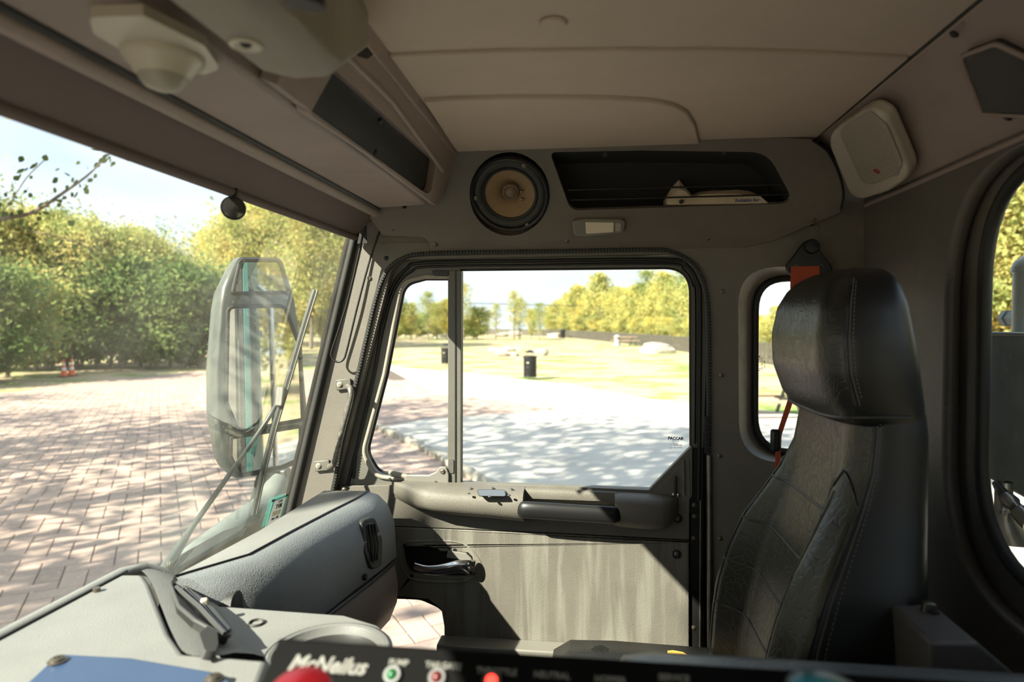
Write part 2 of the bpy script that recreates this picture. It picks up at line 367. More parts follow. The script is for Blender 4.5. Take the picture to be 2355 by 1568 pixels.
def paver_mat():
    m = bpy.data.materials.new('clay_paver'); m.use_nodes = True; t = m.node_tree; n = t.nodes.new; l = t.links.new; b = t.nodes['Principled BSDF']; b.inputs['Roughness'].default_value = 0.85
    oi = n('ShaderNodeObjectInfo'); g = n('ShaderNodeNewGeometry'); ad = n('ShaderNodeMath'); ad.operation = 'ADD'; l(oi.outputs['Random'], ad.inputs[0]); l(g.outputs['Random Per Island'], ad.inputs[1])
    fr = n('ShaderNodeMath'); fr.operation = 'FRACT'; l(ad.outputs[0], fr.inputs[0])
    r = n('ShaderNodeValToRGB'); e = r.color_ramp.elements; e[0].color = (0.36, 0.26, 0.21, 1); e[1].color = (0.52, 0.37, 0.29, 1); x = e.new(0.5); x.color = (0.45, 0.33, 0.27, 1)
    l(fr.outputs[0], r.inputs[0]); no = n('ShaderNodeTexNoise'); no.inputs['Scale'].default_value = 30; no.inputs['Detail'].default_value = 5; l(g.outputs['Position'], no.inputs['Vector'])
    mr = n('ShaderNodeMapRange'); mr.inputs['To Min'].default_value = 0.8; mr.inputs['To Max'].default_value = 1.2; l(no.outputs[0], mr.inputs[0])
    s = n('ShaderNodeVectorMath'); s.operation = 'SCALE'; l(r.outputs[0], s.inputs[0]); l(mr.outputs[0], s.inputs['Scale']); l(s.outputs[0], b.inputs['Base Color']); return m
M_paver = paver_mat()

def gz(px, py, z=0.0):
    p = PZ(px, py, z); return (p.x, p.y)
# rolling lawn
vs, fs = [], []
nx, ny = 60, 60
for i in range(nx+1):
    for j in range(ny+1):
        x = -260+520*i/nx; y = -120+420*j/ny; vs.append((x, y, -0.03))
for i in range(nx):
    for j in range(ny): a = i*(ny+1)+j; fs.append((a, a+1, a+ny+2, a+ny+1))
tag(mesh('ground', vs, fs, G_lawn), kind='structure')
# paved plaza with a herringbone field
edge_px = [(-120, 925), (0, 905), (140, 885), (300, 869), (450, 854), (620, 851), (760, 850), (885, 843)]
far = [gz(*p) for p in edge_px]
plaza = far+[gz(1000, 905), gz(1160, 920), gz(1290, 945), gz(980, 966), gz(865, 987), gz(985, 1040), gz(1120, 1120), gz(1300, 1250), (2.5, 2.5), (2.5, -14), (-40, -14), (-40, 8)]
pave = empty('pavement', (0, 0, 0), kind='structure')
mesh('sand_bed', [(x, y, -0.012) for x, y in plaza], [tuple(range(len(plaza)))], M_mortar, pave)
ANG = math.radians(-54.5); U = V((math.cos(ANG), math.sin(ANG), 0)); W_ = V((-U.y, U.x, 0)); BW = 0.20; GAP = 0.011
me_b = bpy.data.meshes.new('brick')
def brick_geo(c, du, dw, h=0.012, ch=0.006):
    du -= GAP; dw -= GAP; vs = []
    for (k, z) in ((0, -0.012), (0, h-ch), (ch, h)):
        for su, sw in ((-1, -1), (1, -1), (1, 1), (-1, 1)): vs.append(c+U*su*(du/2-k)+W_*sw*(dw/2-k)+V((0, 0, z)))
    f = [(8, 9, 10, 11)]
    for a in (0, 4):
        for i in range(4): f.append((a+i, a+(i+1) % 4, a+4+(i+1) % 4, a+4+i))
    return vs, f
cells = []
R = 150
for i in range(-R, R):
    for j in range(-R, R):
        s = (i-j) % 4
        if s == 0: c = U*((i+1)*BW)+W_*((j+0.5)*BW); hor = True
        elif s == 2: c = U*((i+0.5)*BW)+W_*(j*BW); hor = False
        else: continue
        d = math.hypot(c.x, c.y)
        if d > 27 or c.y < -2 or not inpoly(c.x, c.y, plaza): continue
        cells.append((d, c, hor))
def seen(c):
    x, y = topx(c)
    return (-10 < x < 690 and 850 < y < 1480 and y < 1490-0.55*x+60) or (880 < x < 1030 and 1360 < y < 1510) or (850 < x < 1060 and 990 < y < 1110)
cells.sort(key=lambda t: t[0])
near = [t for t in cells if seen(t[1])][:300]; ns = set((round(t[1].x, 3), round(t[1].y, 3)) for t in near)
protos = {}
for hor in (True, False):
    v, f = brick_geo(V((0, 0, 0)), BW*2 if hor else BW, BW if hor else BW*2)
    mm_ = bpy.data.meshes.new('brick'); mm_.from_pydata([tuple(q) for q in v], [], f); mm_.materials.append(M_paver); protos[hor] = mm_
for d, c, hor in near:
    o = bpy.data.objects.new('brick', protos[hor]); COL.objects.link(o); o.parent = pave; o.location = c+V((0, 0, random.uniform(-0.002, 0.002)))
rest = [brick_geo(c+V((0, 0, random.uniform(-0.002, 0.002))), BW*2 if hor else BW, BW if hor else BW*2) for d, c, hor in cells if (round(c.x, 3), round(c.y, 3)) not in ns and topx(c)[0] > -600 and topx(c)[0] < 1500]
v, f = join_geo(rest); tag(mesh('brick_field', v, f, M_paver, pave, smooth=0), kind='stuff')
fp = far+[(p[0], p[1]) for p in [gz(900, 880), gz(300, 905), gz(-150, 960)]]
mesh('distant_pavers', [(x, y, -0.002) for x, y in far+[gz(900, 893), gz(640, 893), gz(300, 893), gz(-150, 960)]], [tuple(range(len(far)+4))], M_paverfar, pave)
# concrete paths
slab_far = [gz(885, 843), gz(1060, 858), gz(1300, 885), gz(1500, 920), gz(1590, 930), gz(1800, 950), gz(2210, 1022), gz(2500, 1060), (14, 3.0), (9, 0), (2.6, 2.4), gz(1300, 1250), gz(1120, 1120), gz(985, 1040), gz(865, 987), gz(980, 966), gz(1290, 945), gz(1160, 920), gz(1000, 905)]
conc = empty('footpath', (0, 0, 0), kind='structure')
v, f = g_prism([[V((x, y, -0.02)) for x, y in slab_far]], (0, 0, 0.05)); mesh('concrete_slab', v, f, M_conc, conc)
# rough curb stones along the slab edges
def rock_geo(c, s, rz, seed, sub=2):
    rr = random.Random(seed); bm = bmesh.new(); bmesh.ops.create_icosphere(bm, subdivisions=sub, radius=1)
    ph = [rr.uniform(0, 6) for _ in range(6)]
    for v in bm.verts:
        p = v.co; k = 1+0.16*math.sin(3*p.x+ph[0])+0.13*math.sin(4*p.y+ph[1])+0.12*math.sin(5*p.z+ph[2])+rr.uniform(-.07, .07)
        q = V((math.copysign(abs(p.x)**.7, p.x), math.copysign(abs(p.y)**.7, p.y), math.copysign(abs(p.z)**.7, p.z)))*k
        v.co = V((q.x*s[0], q.y*s[1], q.z*s[2]))
    rot = Matrix.Rotation(rz, 3, 'Z')
    vs = [rot @ v.co+V(c) for v in bm.verts]; fs = [tuple(v.index for v in f.verts) for f in bm.faces]; bm.free(); return vs, fs
curb = empty('curb', (0, 0, 0), kind='structure')
def curb_line(a, b, n, h):
    a = V((*a, 0)); b = V((*b, 0)); L_ = (b-a).length; rz = math.atan2((b-a).y, (b-a).x)
    for i in range(n):
        c = a.lerp(b, (i+.5)/n); v, f = rock_geo(c+V((0, 0, h*.25)), (L_/n*.52, 0.10, h*random.uniform(.45, .6)), rz+random.uniform(-.05, .05), i+int(a.x*50))
        mesh('curb_stone', v, f, M_stone, curb, smooth=30)
curb_line(gz(865, 985), gz(985, 1040), 7, 0.17); curb_line(gz(985, 1040), gz(1120, 1120), 6, 0.17); curb_line(gz(1120, 1120), gz(1300, 1250), 6, 0.17)
curb_line(gz(1205, 924), gz(1290, 945), 5, 0.15)

# ================================================================== CAB SHELL
# front edge of the pillar = plane of the windshield
pT = PY(838, 470, 1.80); pB = PY(668, 1195, 1.80); SL = (pT.x-pB.x)/(pT.z-pB.z)
def XW(z): return pB.x+(z-pB.z)*SL
Y0, Y1 = -0.45, 1.80
wr = [V((XW(z), Y1, z)) for z in (2.53, 1.05)]+[V((0.72, Y1, 1.05)), V((0.72, Y1, 2.53))]
door_open = loopY([(905, 597, 55), (1625, 580, 95), (1634, 760), (1640, 1700), (715, 1700), (740, 1330), (762, 1150)], Y1)
quarter = loopY([(1697, 616, 90), (1932, 610, 75), (1925, 1075, 90), (1700, 1055, 95)], Y1, 8)
tag(prism('wall_right', [wr, door_open[::-1], quarter[::-1]], (0, 0.07, 0), M_trim, bevel=0), kind='structure')
# outer skin in truck paint, seen in the mirror
sk = [V((XW(z)-0.02, 1.90, z)) for z in (2.86, 0.6)]+[V((1.0, 1.90, 0.6)), V((1.0, 1.90, 2.86))]
win_hole = loopY([(840, 590, 60), (1600, 585, 90), (1606, 1120), (1400, 1135), (1000, 1120), (760, 1110, 60)], 1.90)
peep = loopY([(858, 1369), (970, 1374, 50), (1030, 1400, 50), (1034, 1640), (858, 1640)], 1.90)
qh = loopY([(1715, 640, 70), (1935, 640, 60), (1930, 1052, 60), (1715, 1042, 70)], 1.90)
tag(prism('wall_exterior', [sk, win_hole[::-1], peep[::-1], qh[::-1]], (0, 0.02, 0), M_green, bevel=0.002), kind='structure')
tag(prism('wall_panel', [[V((p.x, 1.884, p.z)) for p in sk], [V((p.x, 1.884, p.z)) for p in win_hole[::-1]], [V((p.x, 1.884, p.z)) for p in peep[::-1]], [V((p.x, 1.884, p.z)) for p in qh[::-1]]], (0, 0.014, 0), M_void, bevel=0), kind='structure')
tag(box('roof', (0.16, 0.73, 2.83), (1.80, 2.40, 0.10), M_whitep, bevel=0.02), kind='structure')
tag(box('wall_front', (XW(1.4)-0.03, 0.70, 1.28), (0.05, 2.30, 0.9), M_dark, bevel=0.004), kind='structure')
tag(box('floor', (-0.1, 0.70, 1.02), (1.75, 2.3, 0.06), M_dark, bevel=0), kind='structure')
lw_ = [V((XW(2.78), Y0, 2.78)), V((XW(1.05), Y0, 1.05)), V((0.76, Y0, 1.05)), V((0.76, Y0, 2.78))]
lwh = [V((x, Y0, z)) for x, z in rnd([(-.56, 2.5, .06), (.35, 2.5, .06), (.35, 1.86, .06), (-.68, 1.86, .06)])]
tag(prism('wall_left', [lw_, lwh[::-1]], (0, -0.05, 0), M_trim, bevel=0.004), kind='structure')
# rear wall with window
rw = [V((0.70, Y0, 1.05)), V((0.70, 1.83, 1.05)), V((0.70, 1.83, 2.63)), V((0.70, Y0, 2.63))]
def rloop(x, y0, y1, z0, z1, r, seg=10): return [V((x, a, b)) for a, b in rnd([(y0, z0, r), (y1, z0, r), (y1, z1, r), (y0, z1, r)], seg)]
rh = rloop(0.70, 0.10, 1.395, 1.80, 2.595, 0.25)
tag(prism('wall_rear', [rw, rh[::-1]], (0.03, 0, 0), M_rear, bevel=0.012, seg=4), kind='structure')
o = prism('trim_1', [rloop(0.732, 0.02, 1.46, 1.72, 2.63, 0.26), rloop(0.732, 0.165, 1.330, 1.860, 2.575, 0.20)[::-1]], (0.016, 0, 0), M_rear, bevel=0.006, seg=3); tag(o, kind='structure')
tag(box('wall_panel', (0.775, 0.69, 1.38), (0.02, 2.3, 0.66), M_rear, bevel=0), kind='structure')
win3 = empty('window_3', (0.75, 0.75, 2.2), kind='structure')
tube('rubber_seal', rloop(0.732, 0.165, 1.330, 1.860, 2.575, 0.20), 0.012, M_rubber, win3, closed=True)
v, f = g_prism([rloop(0.748, 0.155, 1.340, 1.85, 2.585, 0.20)], (0.004, 0, 0)); mesh('pane', v, f, M_rpane, win3)
# upper rear panel
po = [(0.53, 2.765), (0.702, 2.617), (0.702, 2.600), (0.735, 2.600), (0.735, 2.78), (0.53, 2.78)]
t3 = empty('trim_2', (0.6, 0.7, 2.7), kind='structure')
ext_y('sloped_panel', po, Y0, 1.72, M_head, t3, bevel=0.004)
RP0, RPN = (0.53, 0, 2.752), (-0.137, 0, -0.17)
tube('seam', [(0.534, Y0, 2.751), (0.534, 1.68, 2.751)], 0.003, M_rubber, t3)
tube('lower_lip', [(0.699, Y0, 2.606), (0.699, 1.79, 2.606)], 0.006, M_head, t3)
def RPx(px, py, off=0.0): return hit(px, py, V(RP0)+V(RPN).normalized()*off, RPN)
for px, py in ((2195, 78), (2318, 270), (1962, 462), (1890, 330)): screw(RPx(px, py, .002), RPN, 0.006, t3, M_black)
v, f = g_prism([[RPx(a, b, .003) for a, b in rnd([(2208, 130, 15), (2290, 100, 25), (2420, 160, 20), (2420, 270), (2258, 262, 10)])]], V(RPN).normalized()*-0.06)
mesh('storage_recess', v, f, M_dark, t3)
tube('recess_rim', [RPx(a, b, .003) for a, b in rnd([(2208, 130, 15), (2290, 100, 25), (2420, 160, 20), (2420, 270), (2258, 262, 10)])], 0.004, M_head, t3, closed=True)
# ceiling
cl = empty('ceiling', (0.1, 0.6, 2.76), kind='structure')
v, f = g_prism([[V((-.36, Y0, 2.752)), V((.56, Y0, 2.752)), V((.56, 1.66, 2.752)), V((-.36, 1.66, 2.752))]], (0, 0, 0.02)); mesh('headliner', v, f, M_ceil, cl)
def zc(l, z): return [PZ(a, b, z) for a, b in l]
def stepped(name, l, z, bl=3):
    # moulded step: the edge curve rises softly to the liner above
    p = zc(l, z); v, f = g_prism([p], (0, 0, 2.755-z)); return mesh(name, v, f, M_ceil, cl, bevel=0.0035, seg=4)
stepped('liner_step', [(895, 131), (1000, 126), (1150, 121), (1400, 118), (1650, 119), (1850, 124), (2090, 136), (1855, 338), (1055, 348)], 2.746)
stepped('liner_step', [(975, 236), (1050, 231), (1200, 228), (1400, 230), (1500, 236), (1550, 246), (1580, 262), (1598, 290), (1612, 345), (1050, 350)], 2.738)
lathe('cover_button', PZ(1272, 52, 2.751), (0, 0, -1), [(0.0205, 0), (0.0205, 0.002), (0.0185, 0.0045), (0.0001, 0.0055)], M_ceil, cl)
# A-pillar dressing
tr = empty('trim_3', (-0.8, 1.79, 2.1), kind='structure')
fe = [V((XW(z)-0.004, 1.793, z)) for z in (2.66, 2.3, 2.0, 1.60)]
tube('windshield_rubber', fe, 0.012, M_rubber, tr)
tube('glazing_bead', [p+V((-0.020, 0.004, 0)) for p in fe], 0.007, M_black, tr)
for px, py, mm_ in ((850, 640, M_screw), (888, 594, M_black), (791, 1126, M_screw), (1662, 670, M_screw), (1660, 862, M_screw), (1655, 1048, M_screw), (1656, 1238, M_screw), (1654, 1424, M_steel)):
    screw(PY(px, py, 1.799), (0, -1, 0), 0.0055, tr, mm_)
# ribbed edging round the door opening
seal = [(764, 1135), (775, 1080), (786, 1010), (803, 940), (822, 868), (836, 805), (850, 745), (862, 695), (876, 650), (895, 616), (925, 595), (965, 585), (1100, 581), (1300, 578), (1500, 575), (1545, 580), (1585, 600), (1612, 635), (1626, 690), (1630, 800), (1630, 1042)]
sp = spline([PY(a, b, 1.796) for a, b in seal], 5)
tube('edge_seal', sp, 0.0065, M_rubber, tr)
ribs = []
acc = 0
for a, b in zip(sp[:-1], sp[1:]):
    L_ = (b-a).length; k = 0.0
    while acc < L_:
        p = a.lerp(b, acc/L_); t = (b-a).normalized(); rot = Matrix((t, V((0, -1, 0)), t.cross(V((0, -1, 0))))).transposed()
        ribs.append(g_box(p+V((0, -0.0055, 0)), (0.0045, 0.003, 0.0100), rot)); acc += 0.0085
    acc -= L_
v, f = join_geo(ribs); tag(mesh('seal_ribs', v, f, M_dark, tr), kind='stuff')
tube('door_jamb_strip', [PY(1631, 1046, 1.795), PY(1633, 1510, 1.795), PY(1634, 1640, 1.795)], 0.008, M_steel, tr)
tag(ext_y('trim_6', [(-.668, 2.60), (-.720, 2.60), (-.715, 2.79), (-.655, 2.79)], Y0, 1.90, M_green, bevel=.004), kind='structure')
# windshield
wn = empty('window_1', (XW(2.2), 0.7, 2.2), kind='structure')
v, f = g_prism([[V((XW(2.70), Y0, 2.70)), V((XW(2.70), 1.80, 2.70)), V((XW(1.72), 1.80, 1.72)), V((XW(1.72), Y0, 1.72))]], (-0.005, 0, 0)); mesh('pane', v, f, M_wind, wn)
# quarter window
w2 = empty('window_2', (0.55, 1.87, 2.2), kind='structure')
ql = loopY([(1738, 640, 75), (1938, 640, 60), (1925, 1045, 70), (1736, 1035, 85)], 1.87, 8)
v, f = g_prism([loopY([(1690, 600), (1960, 600), (1960, 1090), (1690, 1090)], 1.872), ql[::-1]], (0, 0.02, 0)); mesh('frame', v, f, M_rubber, w2)
secs = [quarter, loopY([(1727, 636, 80), (1936, 632, 65), (1926, 1056, 75), (1727, 1044, 88)], 1.873, 8)]
v, f = g_loft([[p+V((0, 0.004, 0)) for p in secs[0]], secs[1]], cap=False); mesh('reveal', v, f, M_gasket, w2)
tube('rubber_seal', ql, 0.009, M_rubber, w2, closed=True)
v, f = g_prism([loopY([(1715, 620), (1950, 620), (1950, 1070), (1715, 1070)], 1.880)], (0, 0.004, 0)); mesh('pane', v, f, M_pane, w2)
# tiny etched marks on the quarter glass
for i, (px, py, s, b) in enumerate(((1744, 822, .014, 'N'), (1746, 850, .009, 'E4'), (1752, 835, .007, 'DOT 00148'), (1758, 838, .006, 'AS2 M40'))):
    text('etched_mark', b, PY(px, py, 1.878), (0, 0, -1), (1, 0, 0), s, M_inkblk, w2)

# ================================================================== SIDE OVERHEAD PANEL
SP0, SPN = V((0, 1.63, 2.752)), V((0, 0.242, 0.16)).normalized()
def SP(px, py, off=0.0): return hit(px, py, SP0-SPN*off, SPN)     # off > 0 = into the cab
ov = empty('trim_4', (0.1, 1.75, 2.62), kind='structure')
cub = rnd([(1264, 350, 12), (1480, 346), (1765, 350, 70), (1828, 468, 22), (1560, 476), (1312, 484, 28)], 6)
spk = [(1172+92*math.cos(a), 446+96*math.sin(a)) for a in [2*math.pi*k/40 for k in range(40)]]
outer = [(1040, 338), (1200, 322), (1480, 313), (1760, 315), (1868, 320), (1903, 350), (1928, 395), (1938, 440), (1934, 478), (1870, 502), (1755, 546), (1690, 556), (985, 556), (975, 545), (880, 541), (850, 500), (880, 470), (1005, 430)]
prism('panel', [[SP(a, b) for a, b in outer], [SP(a, b) for a, b in cub][::-1], [SP(a, b) for a, b in spk][::-1]], SPN*0.014, M_side, ov, bevel=0.005, seg=3)
fl = [(986, 548), (986, 579, 10), (1450, 577), (1690, 575), (1775, 556), (1934, 490), (1938, 470), (1870, 496), (1752, 541), (1690, 550)]
prism('lower_flange', [[SP(a, b, -0.004) for a, b in rnd(fl)]], SPN*0.012, M_side, ov, bevel=0.003)
for x0_, x1_ in ((-.64, -.17), (.575, .74)): box('upper_corner', ((x0_+x1_)/2, 1.839, 2.645), (x1_-x0_, .07, .25), M_side, ov, bevel=.002)
box('upper_corner', (.48, 1.837, 2.534), (.22, .07, .05), M_side, ov, bevel=.002)
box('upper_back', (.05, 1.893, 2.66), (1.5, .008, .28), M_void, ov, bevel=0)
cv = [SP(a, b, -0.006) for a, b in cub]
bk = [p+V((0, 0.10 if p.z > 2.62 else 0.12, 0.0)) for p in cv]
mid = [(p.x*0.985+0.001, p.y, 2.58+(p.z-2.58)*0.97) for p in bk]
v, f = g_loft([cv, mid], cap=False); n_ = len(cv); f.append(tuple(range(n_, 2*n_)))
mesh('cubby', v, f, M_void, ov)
for px, py in ((1392, 354), (1668, 350), (1568, 462)): screw(SP(px, py, -.003)+V((0, .008, 0)), -SPN, 0.005, ov, M_dark)
for a, b in (((1305, 437), (1800, 424)), ((1312, 460), (1812, 447))): tube('elastic_cord', [SP(*a, -.004), SP(*b, -.004)], 0.0022, M_black, ov)
for px, py in ((1000, 563), (1304, 554), (1629, 549), (1871, 506)): screw(SP(px, py, -.002), -SPN, 0.006, ov)
tube('rear_edge', spline([SP(a, b, .001) for a, b in ((1868, 322), (1905, 350), (1930, 400), (1940, 445), (1934, 480))], 5), 0.003, M_black, ov)

# front header box over the windshield
fh = empty('header_console', (-0.45, 0.7, 2.65), kind='structure')
fh.name = 'trim_5'
ext_y('header_body', [(-.365, 2.765), (-.425, 2.625), (-.430, 2.610), (-.566, 2.604), (-.572, 2.616), (-.600, 2.620), (-.67, 2.66), (-.70, 2.765)], Y0, 1.665, M_head, fh, bevel=0.008, seg=3)
FA, FB = V((-.337, 0, 2.756)), V((-.402, 0, 2.606)); FN = V((FA.z-FB.z, 0, -(FA.x-FB.x))).normalized()
def FP(px, py, off=0.0): return hit(px, py, FA+FN*off, FN)
hole = rnd([(770, 160, 10), (1004, 372, 10), (990, 452, 14), (712, 264, 16)])
out_ = [V((FA.x, .80, FA.z)), V((FA.x, 1.665, FA.z)), V((FB.x, 1.675, FB.z)), V((FB.x, .80, FB.z))]
prism('header_face', [out_, [FP(a, b) for a, b in hole][::-1]], FN*-0.026, M_head, fh, bevel=0.007, seg=3)
prism('face_panel_black', [[FP(a, b, -.018) for a, b in rnd([(760, 150), (1012, 372), (994, 462), (700, 262)])]], FN*-0.004, M_black, fh, bevel=0.001)
tube('raised_rib', [FP(a, b, .001) for a, b in ((795, 128), (900, 232), (1018, 392))], 0.006, M_head, fh)
ext_y('upper_flange', [(-.334, 2.758), (-.345, 2.728), (-.360, 2.728), (-.350, 2.758)], .80, 1.668, M_head, fh, bevel=0.003)
for px, py in ((875, 278), (864, 352), (996, 375), (988, 440)): screw(FP(px, py, -.017), FN, 0.005, fh, M_black)
v, f = g_prism([[FP(a, b, .002) for a, b in rnd([(820, 128, 4), (848, 108, 4), (868, 118, 4), (845, 136, 4)])]], FN*-0.01); mesh('hole_plug', v, f, M_black, fh)
# deeper console block above the driver side
def sec(y, x0, x1, z0, z1, c=.018): return [V((x0, y, z1)), V((x0, y, z0+c)), V((x0+c, y, z0)), V((x1-c, y, z0)), V((x1, y, z0+c)), V((x1, y, z1))]
M_cons = mat('console_vinyl', (0.25, 0.22, 0.175), 0.5, bump=G, var=0.1)
loft('console_block', [sec(-.40, -.385, -.285, 2.583, 2.76), sec(.70, -.385, -.287, 2.583, 2.76), sec(.745, -.375, -.292, 2.592, 2.76), sec(.80, -.37, -.305, 2.62, 2.76), sec(.93, -.36, -.325, 2.70, 2.765, .008)], M_cons, fh, bevel=0.006, seg=3, smooth=50)
lathe('washer', PZ(565, 102, 2.583), (0, 0, -1), [(.016, -.02), (.016, .002), (.012, .003), (.008, .001), (.0001, .001)], M_white, fh)
screw(PZ(565, 102, 2.582), (0, 0, -1), 0.005, fh, M_black)
lathe('console_hole', PZ(700, 8, 2.584), (0, 0, -1), [(.012, -.02), (.012, .0015), (.0001, .0015)], M_black, fh, sx=1.6)
for px, py in ((558, 284), (757, 390), (878, 456), (930, 478), (146, 48)): lathe('hole_plug', PZ(px, py, 2.6085), (0, 0, -1), [(.0055, -.01), (.0055, .001), (.0001, .002)], M_black if px != 558 else M_screw, fh, seg=10)
# ================================================================== DOOR
dr = empty('door_1', (-0.1, 1.85, 1.9), kind='structure')
YF = 1.835
front_hole = rnd([(1032, 637), (978, 637, 10), (926, 650, 40), (886, 860), (838, 1040, 50), (868, 1092, 40), (1032, 1107)], 6)
main_hole = rnd([(1058, 618), (1590, 613, 62), (1591, 1130), (1058, 1112)], 8)
frame_out = rnd([(752, 1135), (800, 985), (848, 770), (880, 606, 70), (960, 590, 20), (1624, 588, 88), (1627, 760), (1614, 1130), (1612, 1180), (752, 1180)], 8)
P_ = lambda l, y: [PY(a, b, y) for a, b in l]
prism('window_frame', [P_(frame_out, YF), P_(front_hole, YF)[::-1], P_(main_hole, YF)[::-1]], (0, 0.035, 0), M_frame, dr, bevel=0.004, seg=3)
def arc_tube(name, pts, y, r, m, n=5): return tube(name, spline([PY(a, b, y) for a, b in pts], n), r, m, dr)
arc_tube('frame_groove', [(795, 1130), (828, 1000), (862, 850), (884, 720), (905, 655), (935, 618), (975, 604), (1200, 600), (1530, 597), (1580, 612), (1603, 650), (1610, 700), (1608, 1000), (1606, 1150)], YF-.002, .0055, M_rubber)
arc_tube('frame_groove', [(812, 1100), (822, 1020), (850, 900), (880, 760), (898, 690), (916, 650), (945, 624), (985, 613), (1200, 610), (1525, 606), (1570, 620), (1592, 655), (1598, 700), (1597, 1020)], YF-.003, .004, M_black)
tube('vent_gasket', [PY(a, b, YF-.002) for a, b in rnd([(1034, 636), (978, 636, 10), (924, 648, 42), (884, 860), (834, 1042, 52), (864, 1096, 42), (1034, 1110)], 6)], 0.0065, M_gasket, dr)
tube('vent_gasket_inner', [PY(a, b, YF+.006) for a, b in rnd([(1034, 642), (980, 642, 10), (932, 655, 40), (892, 860), (846, 1038, 48), (874, 1086, 38), (1034, 1100)], 6)], 0.004, M_black, dr)
tube('glass_run', [PY(a, b, YF+.008) for a, b in rnd([(1060, 1118), (1060, 620, 4), (1588, 615, 60), (1589, 1030)], 8)], 0.0045, M_rubber, dr)
v, f = g_prism([P_([(1030, 622), (1061, 622), (1060, 1116), (1030, 1108)], YF-.006)], (0, .03, 0)); mu = mesh('mullion', v, f, M_frame, dr, bevel=.002)
v, f = g_prism([P_([(1046, 622), (1049, 622), (1049, 1114), (1046, 1114)], YF-.008)], (0, .003, 0)); mesh('mullion_rib', v, f, M_black, mu)
v, f = g_prism([P_(rnd([(1031, 1056, 3), (1043, 1056, 3), (1043, 1088, 3), (1031, 1088, 3)]), YF-.009)], (0, .003, 0)); mesh('foil_tab', v, f, M_steel, dr)
v, f = g_prism([P_([(840, 625), (1040, 625), (1040, 1112), (810, 1112)], YF+.022)], (0, .004, 0)); mesh('vent_pane', v, f, M_pane, dr)
v, f = g_prism([P_([(1050, 606), (1600, 606), (1600, 1140), (1050, 1122)], YF+.016)], (0, .004, 0)); mp_ = mesh('main_pane', v, f, M_pane, dr)
yy = YF+.013
for b, px, py, s, bold in (('PACCAR', 1554, 1008, .0108, .0005), ('Plexiview', 1554, 1014, .0048, 0), ('28 53565', 1553, 1019, .0042, 0), ('AS-2 14268.62R1.302', 1555, 1022.5, .0038, 0), ('R43 0031.5975', 1558, 1025, .0038, 0), ('E4  43R  001521', 1556, 1029, .0045, 0)):
    text('etched_mark', b, PY(px, py, yy), (1, 0, 0), (0, 0, 1), s, M_inkblk, mp_, off=bold)
tube('etched_ring', [PY(1541.5+3.2*math.cos(a), 1029+3.4*math.sin(a), yy) for a in [math.pi*2*k/16 for k in range(16)]], .0003, M_inkblk, mp_, seg=4, closed=True)
# latch block at the top of the vent pane, hinge bracket at its foot
v, f = g_prism([P_(rnd([(992, 622, 2), (1031, 622, 2), (1031, 636, 4), (997, 634, 4)]), YF-.01)], (0, .012, 0)); mesh('vent_latch', v, f, M_dark, dr, bevel=.002)
hb = prism('vent_hinge', [P_(rnd([(932, 1092, 6), (985, 1093), (1003, 1085), (1010, 1074, 8), (1026, 1074, 8), (1032, 1090), (1032, 1112, 3), (928, 1107, 5)]), YF-.016)], (0, .014, 0), M_greyp, dr, bevel=.004, seg=3)
screw(PY(1018, 1084, YF-.017), (0, -1, 0), .006, hb, M_screw); screw(PY(1002, 1109, YF-.018), (0, -1, -.3), .004, hb, M_screw)
tube('vent_clamp', [PY(895, 1086, YF-.008), PY(936, 1096, YF-.008)], .008, M_gasket, dr)
screw(PY(897, 1101, YF-.006), (0, -1, 0), .005, dr, M_dark)
# upper trim panel with its sail corner
YU = 1.82
up = rnd([(783, 1118), (880, 1116), (1060, 1111), (1300, 1119), (1492, 1127), (1592, 1024, 3), (1592, 1140), (1585, 1150), (1585, 1241, 3), (1300, 1226), (890, 1209), (800, 1202), (783, 1195)])
prism('upper_panel', [P_(up, YU)], (0, .02, 0), M_door, dr, bevel=.004, seg=3)
prism('sail_panel', [P_(rnd([(1508, 1128), (1586, 1047, 4), (1588, 1146, 4), (1508, 1138)]), YU-.002)], (0, .01, 0), M_door, dr, bevel=.004, seg=3)
tube('sail_ridge', [PY(1572, 1058, YU-.003), PY(1573, 1140, YU-.003)], .004, M_door, dr)
tube('lock_rod', [PY(1553, 1095, YU-.008), PY(1553, 1138, YU-.008)], .0042, M_dark, dr)
for px, py in ((1549, 1138), (1560, 1139)): screw(PY(px, py, YU-.006), (0, -1, 0), .004, dr, M_chrome)
# moulded armrest: two swells joined by a grab bar
def asec(x, k, zt, zb, yb=1.822):
    d = .076*k; zm = (zt+zb)/2; h = (zt-zb)/2
    return [V((x, yb, zt)), V((x, yb-.30*d, zt-.002)), V((x, yb-.62*d, zt-.005*k)), V((x, yb-.86*d, zt-.014*k)), V((x, yb-.98*d, zm+h*.45)), V((x, yb-d, zm)),
            V((x, yb-.96*d, zm-h*.35)), V((x, yb-.80*d, zb+.014)), V((x, yb-.5*d, zb+.003)), V((x, yb, zb-.003))]
A = PY(905, 1125, 1.80).x
ls = [asec(x, k, zt, zb) for x, k, zt, zb in ((-.575, .05, 1.846, 1.80), (-.53, .42, 1.848, 1.785), (-.49, .74, 1.848, 1.772), (-.44, .95, 1.848, 1.766), (-.38, 1, 1.847, 1.762), (-.28, 1, 1.845, 1.757), (-.205, 1, 1.843, 1.752), (-.187, .97, 1.843, 1.750))]
loft('armrest', ls, M_door, dr, smooth=70)
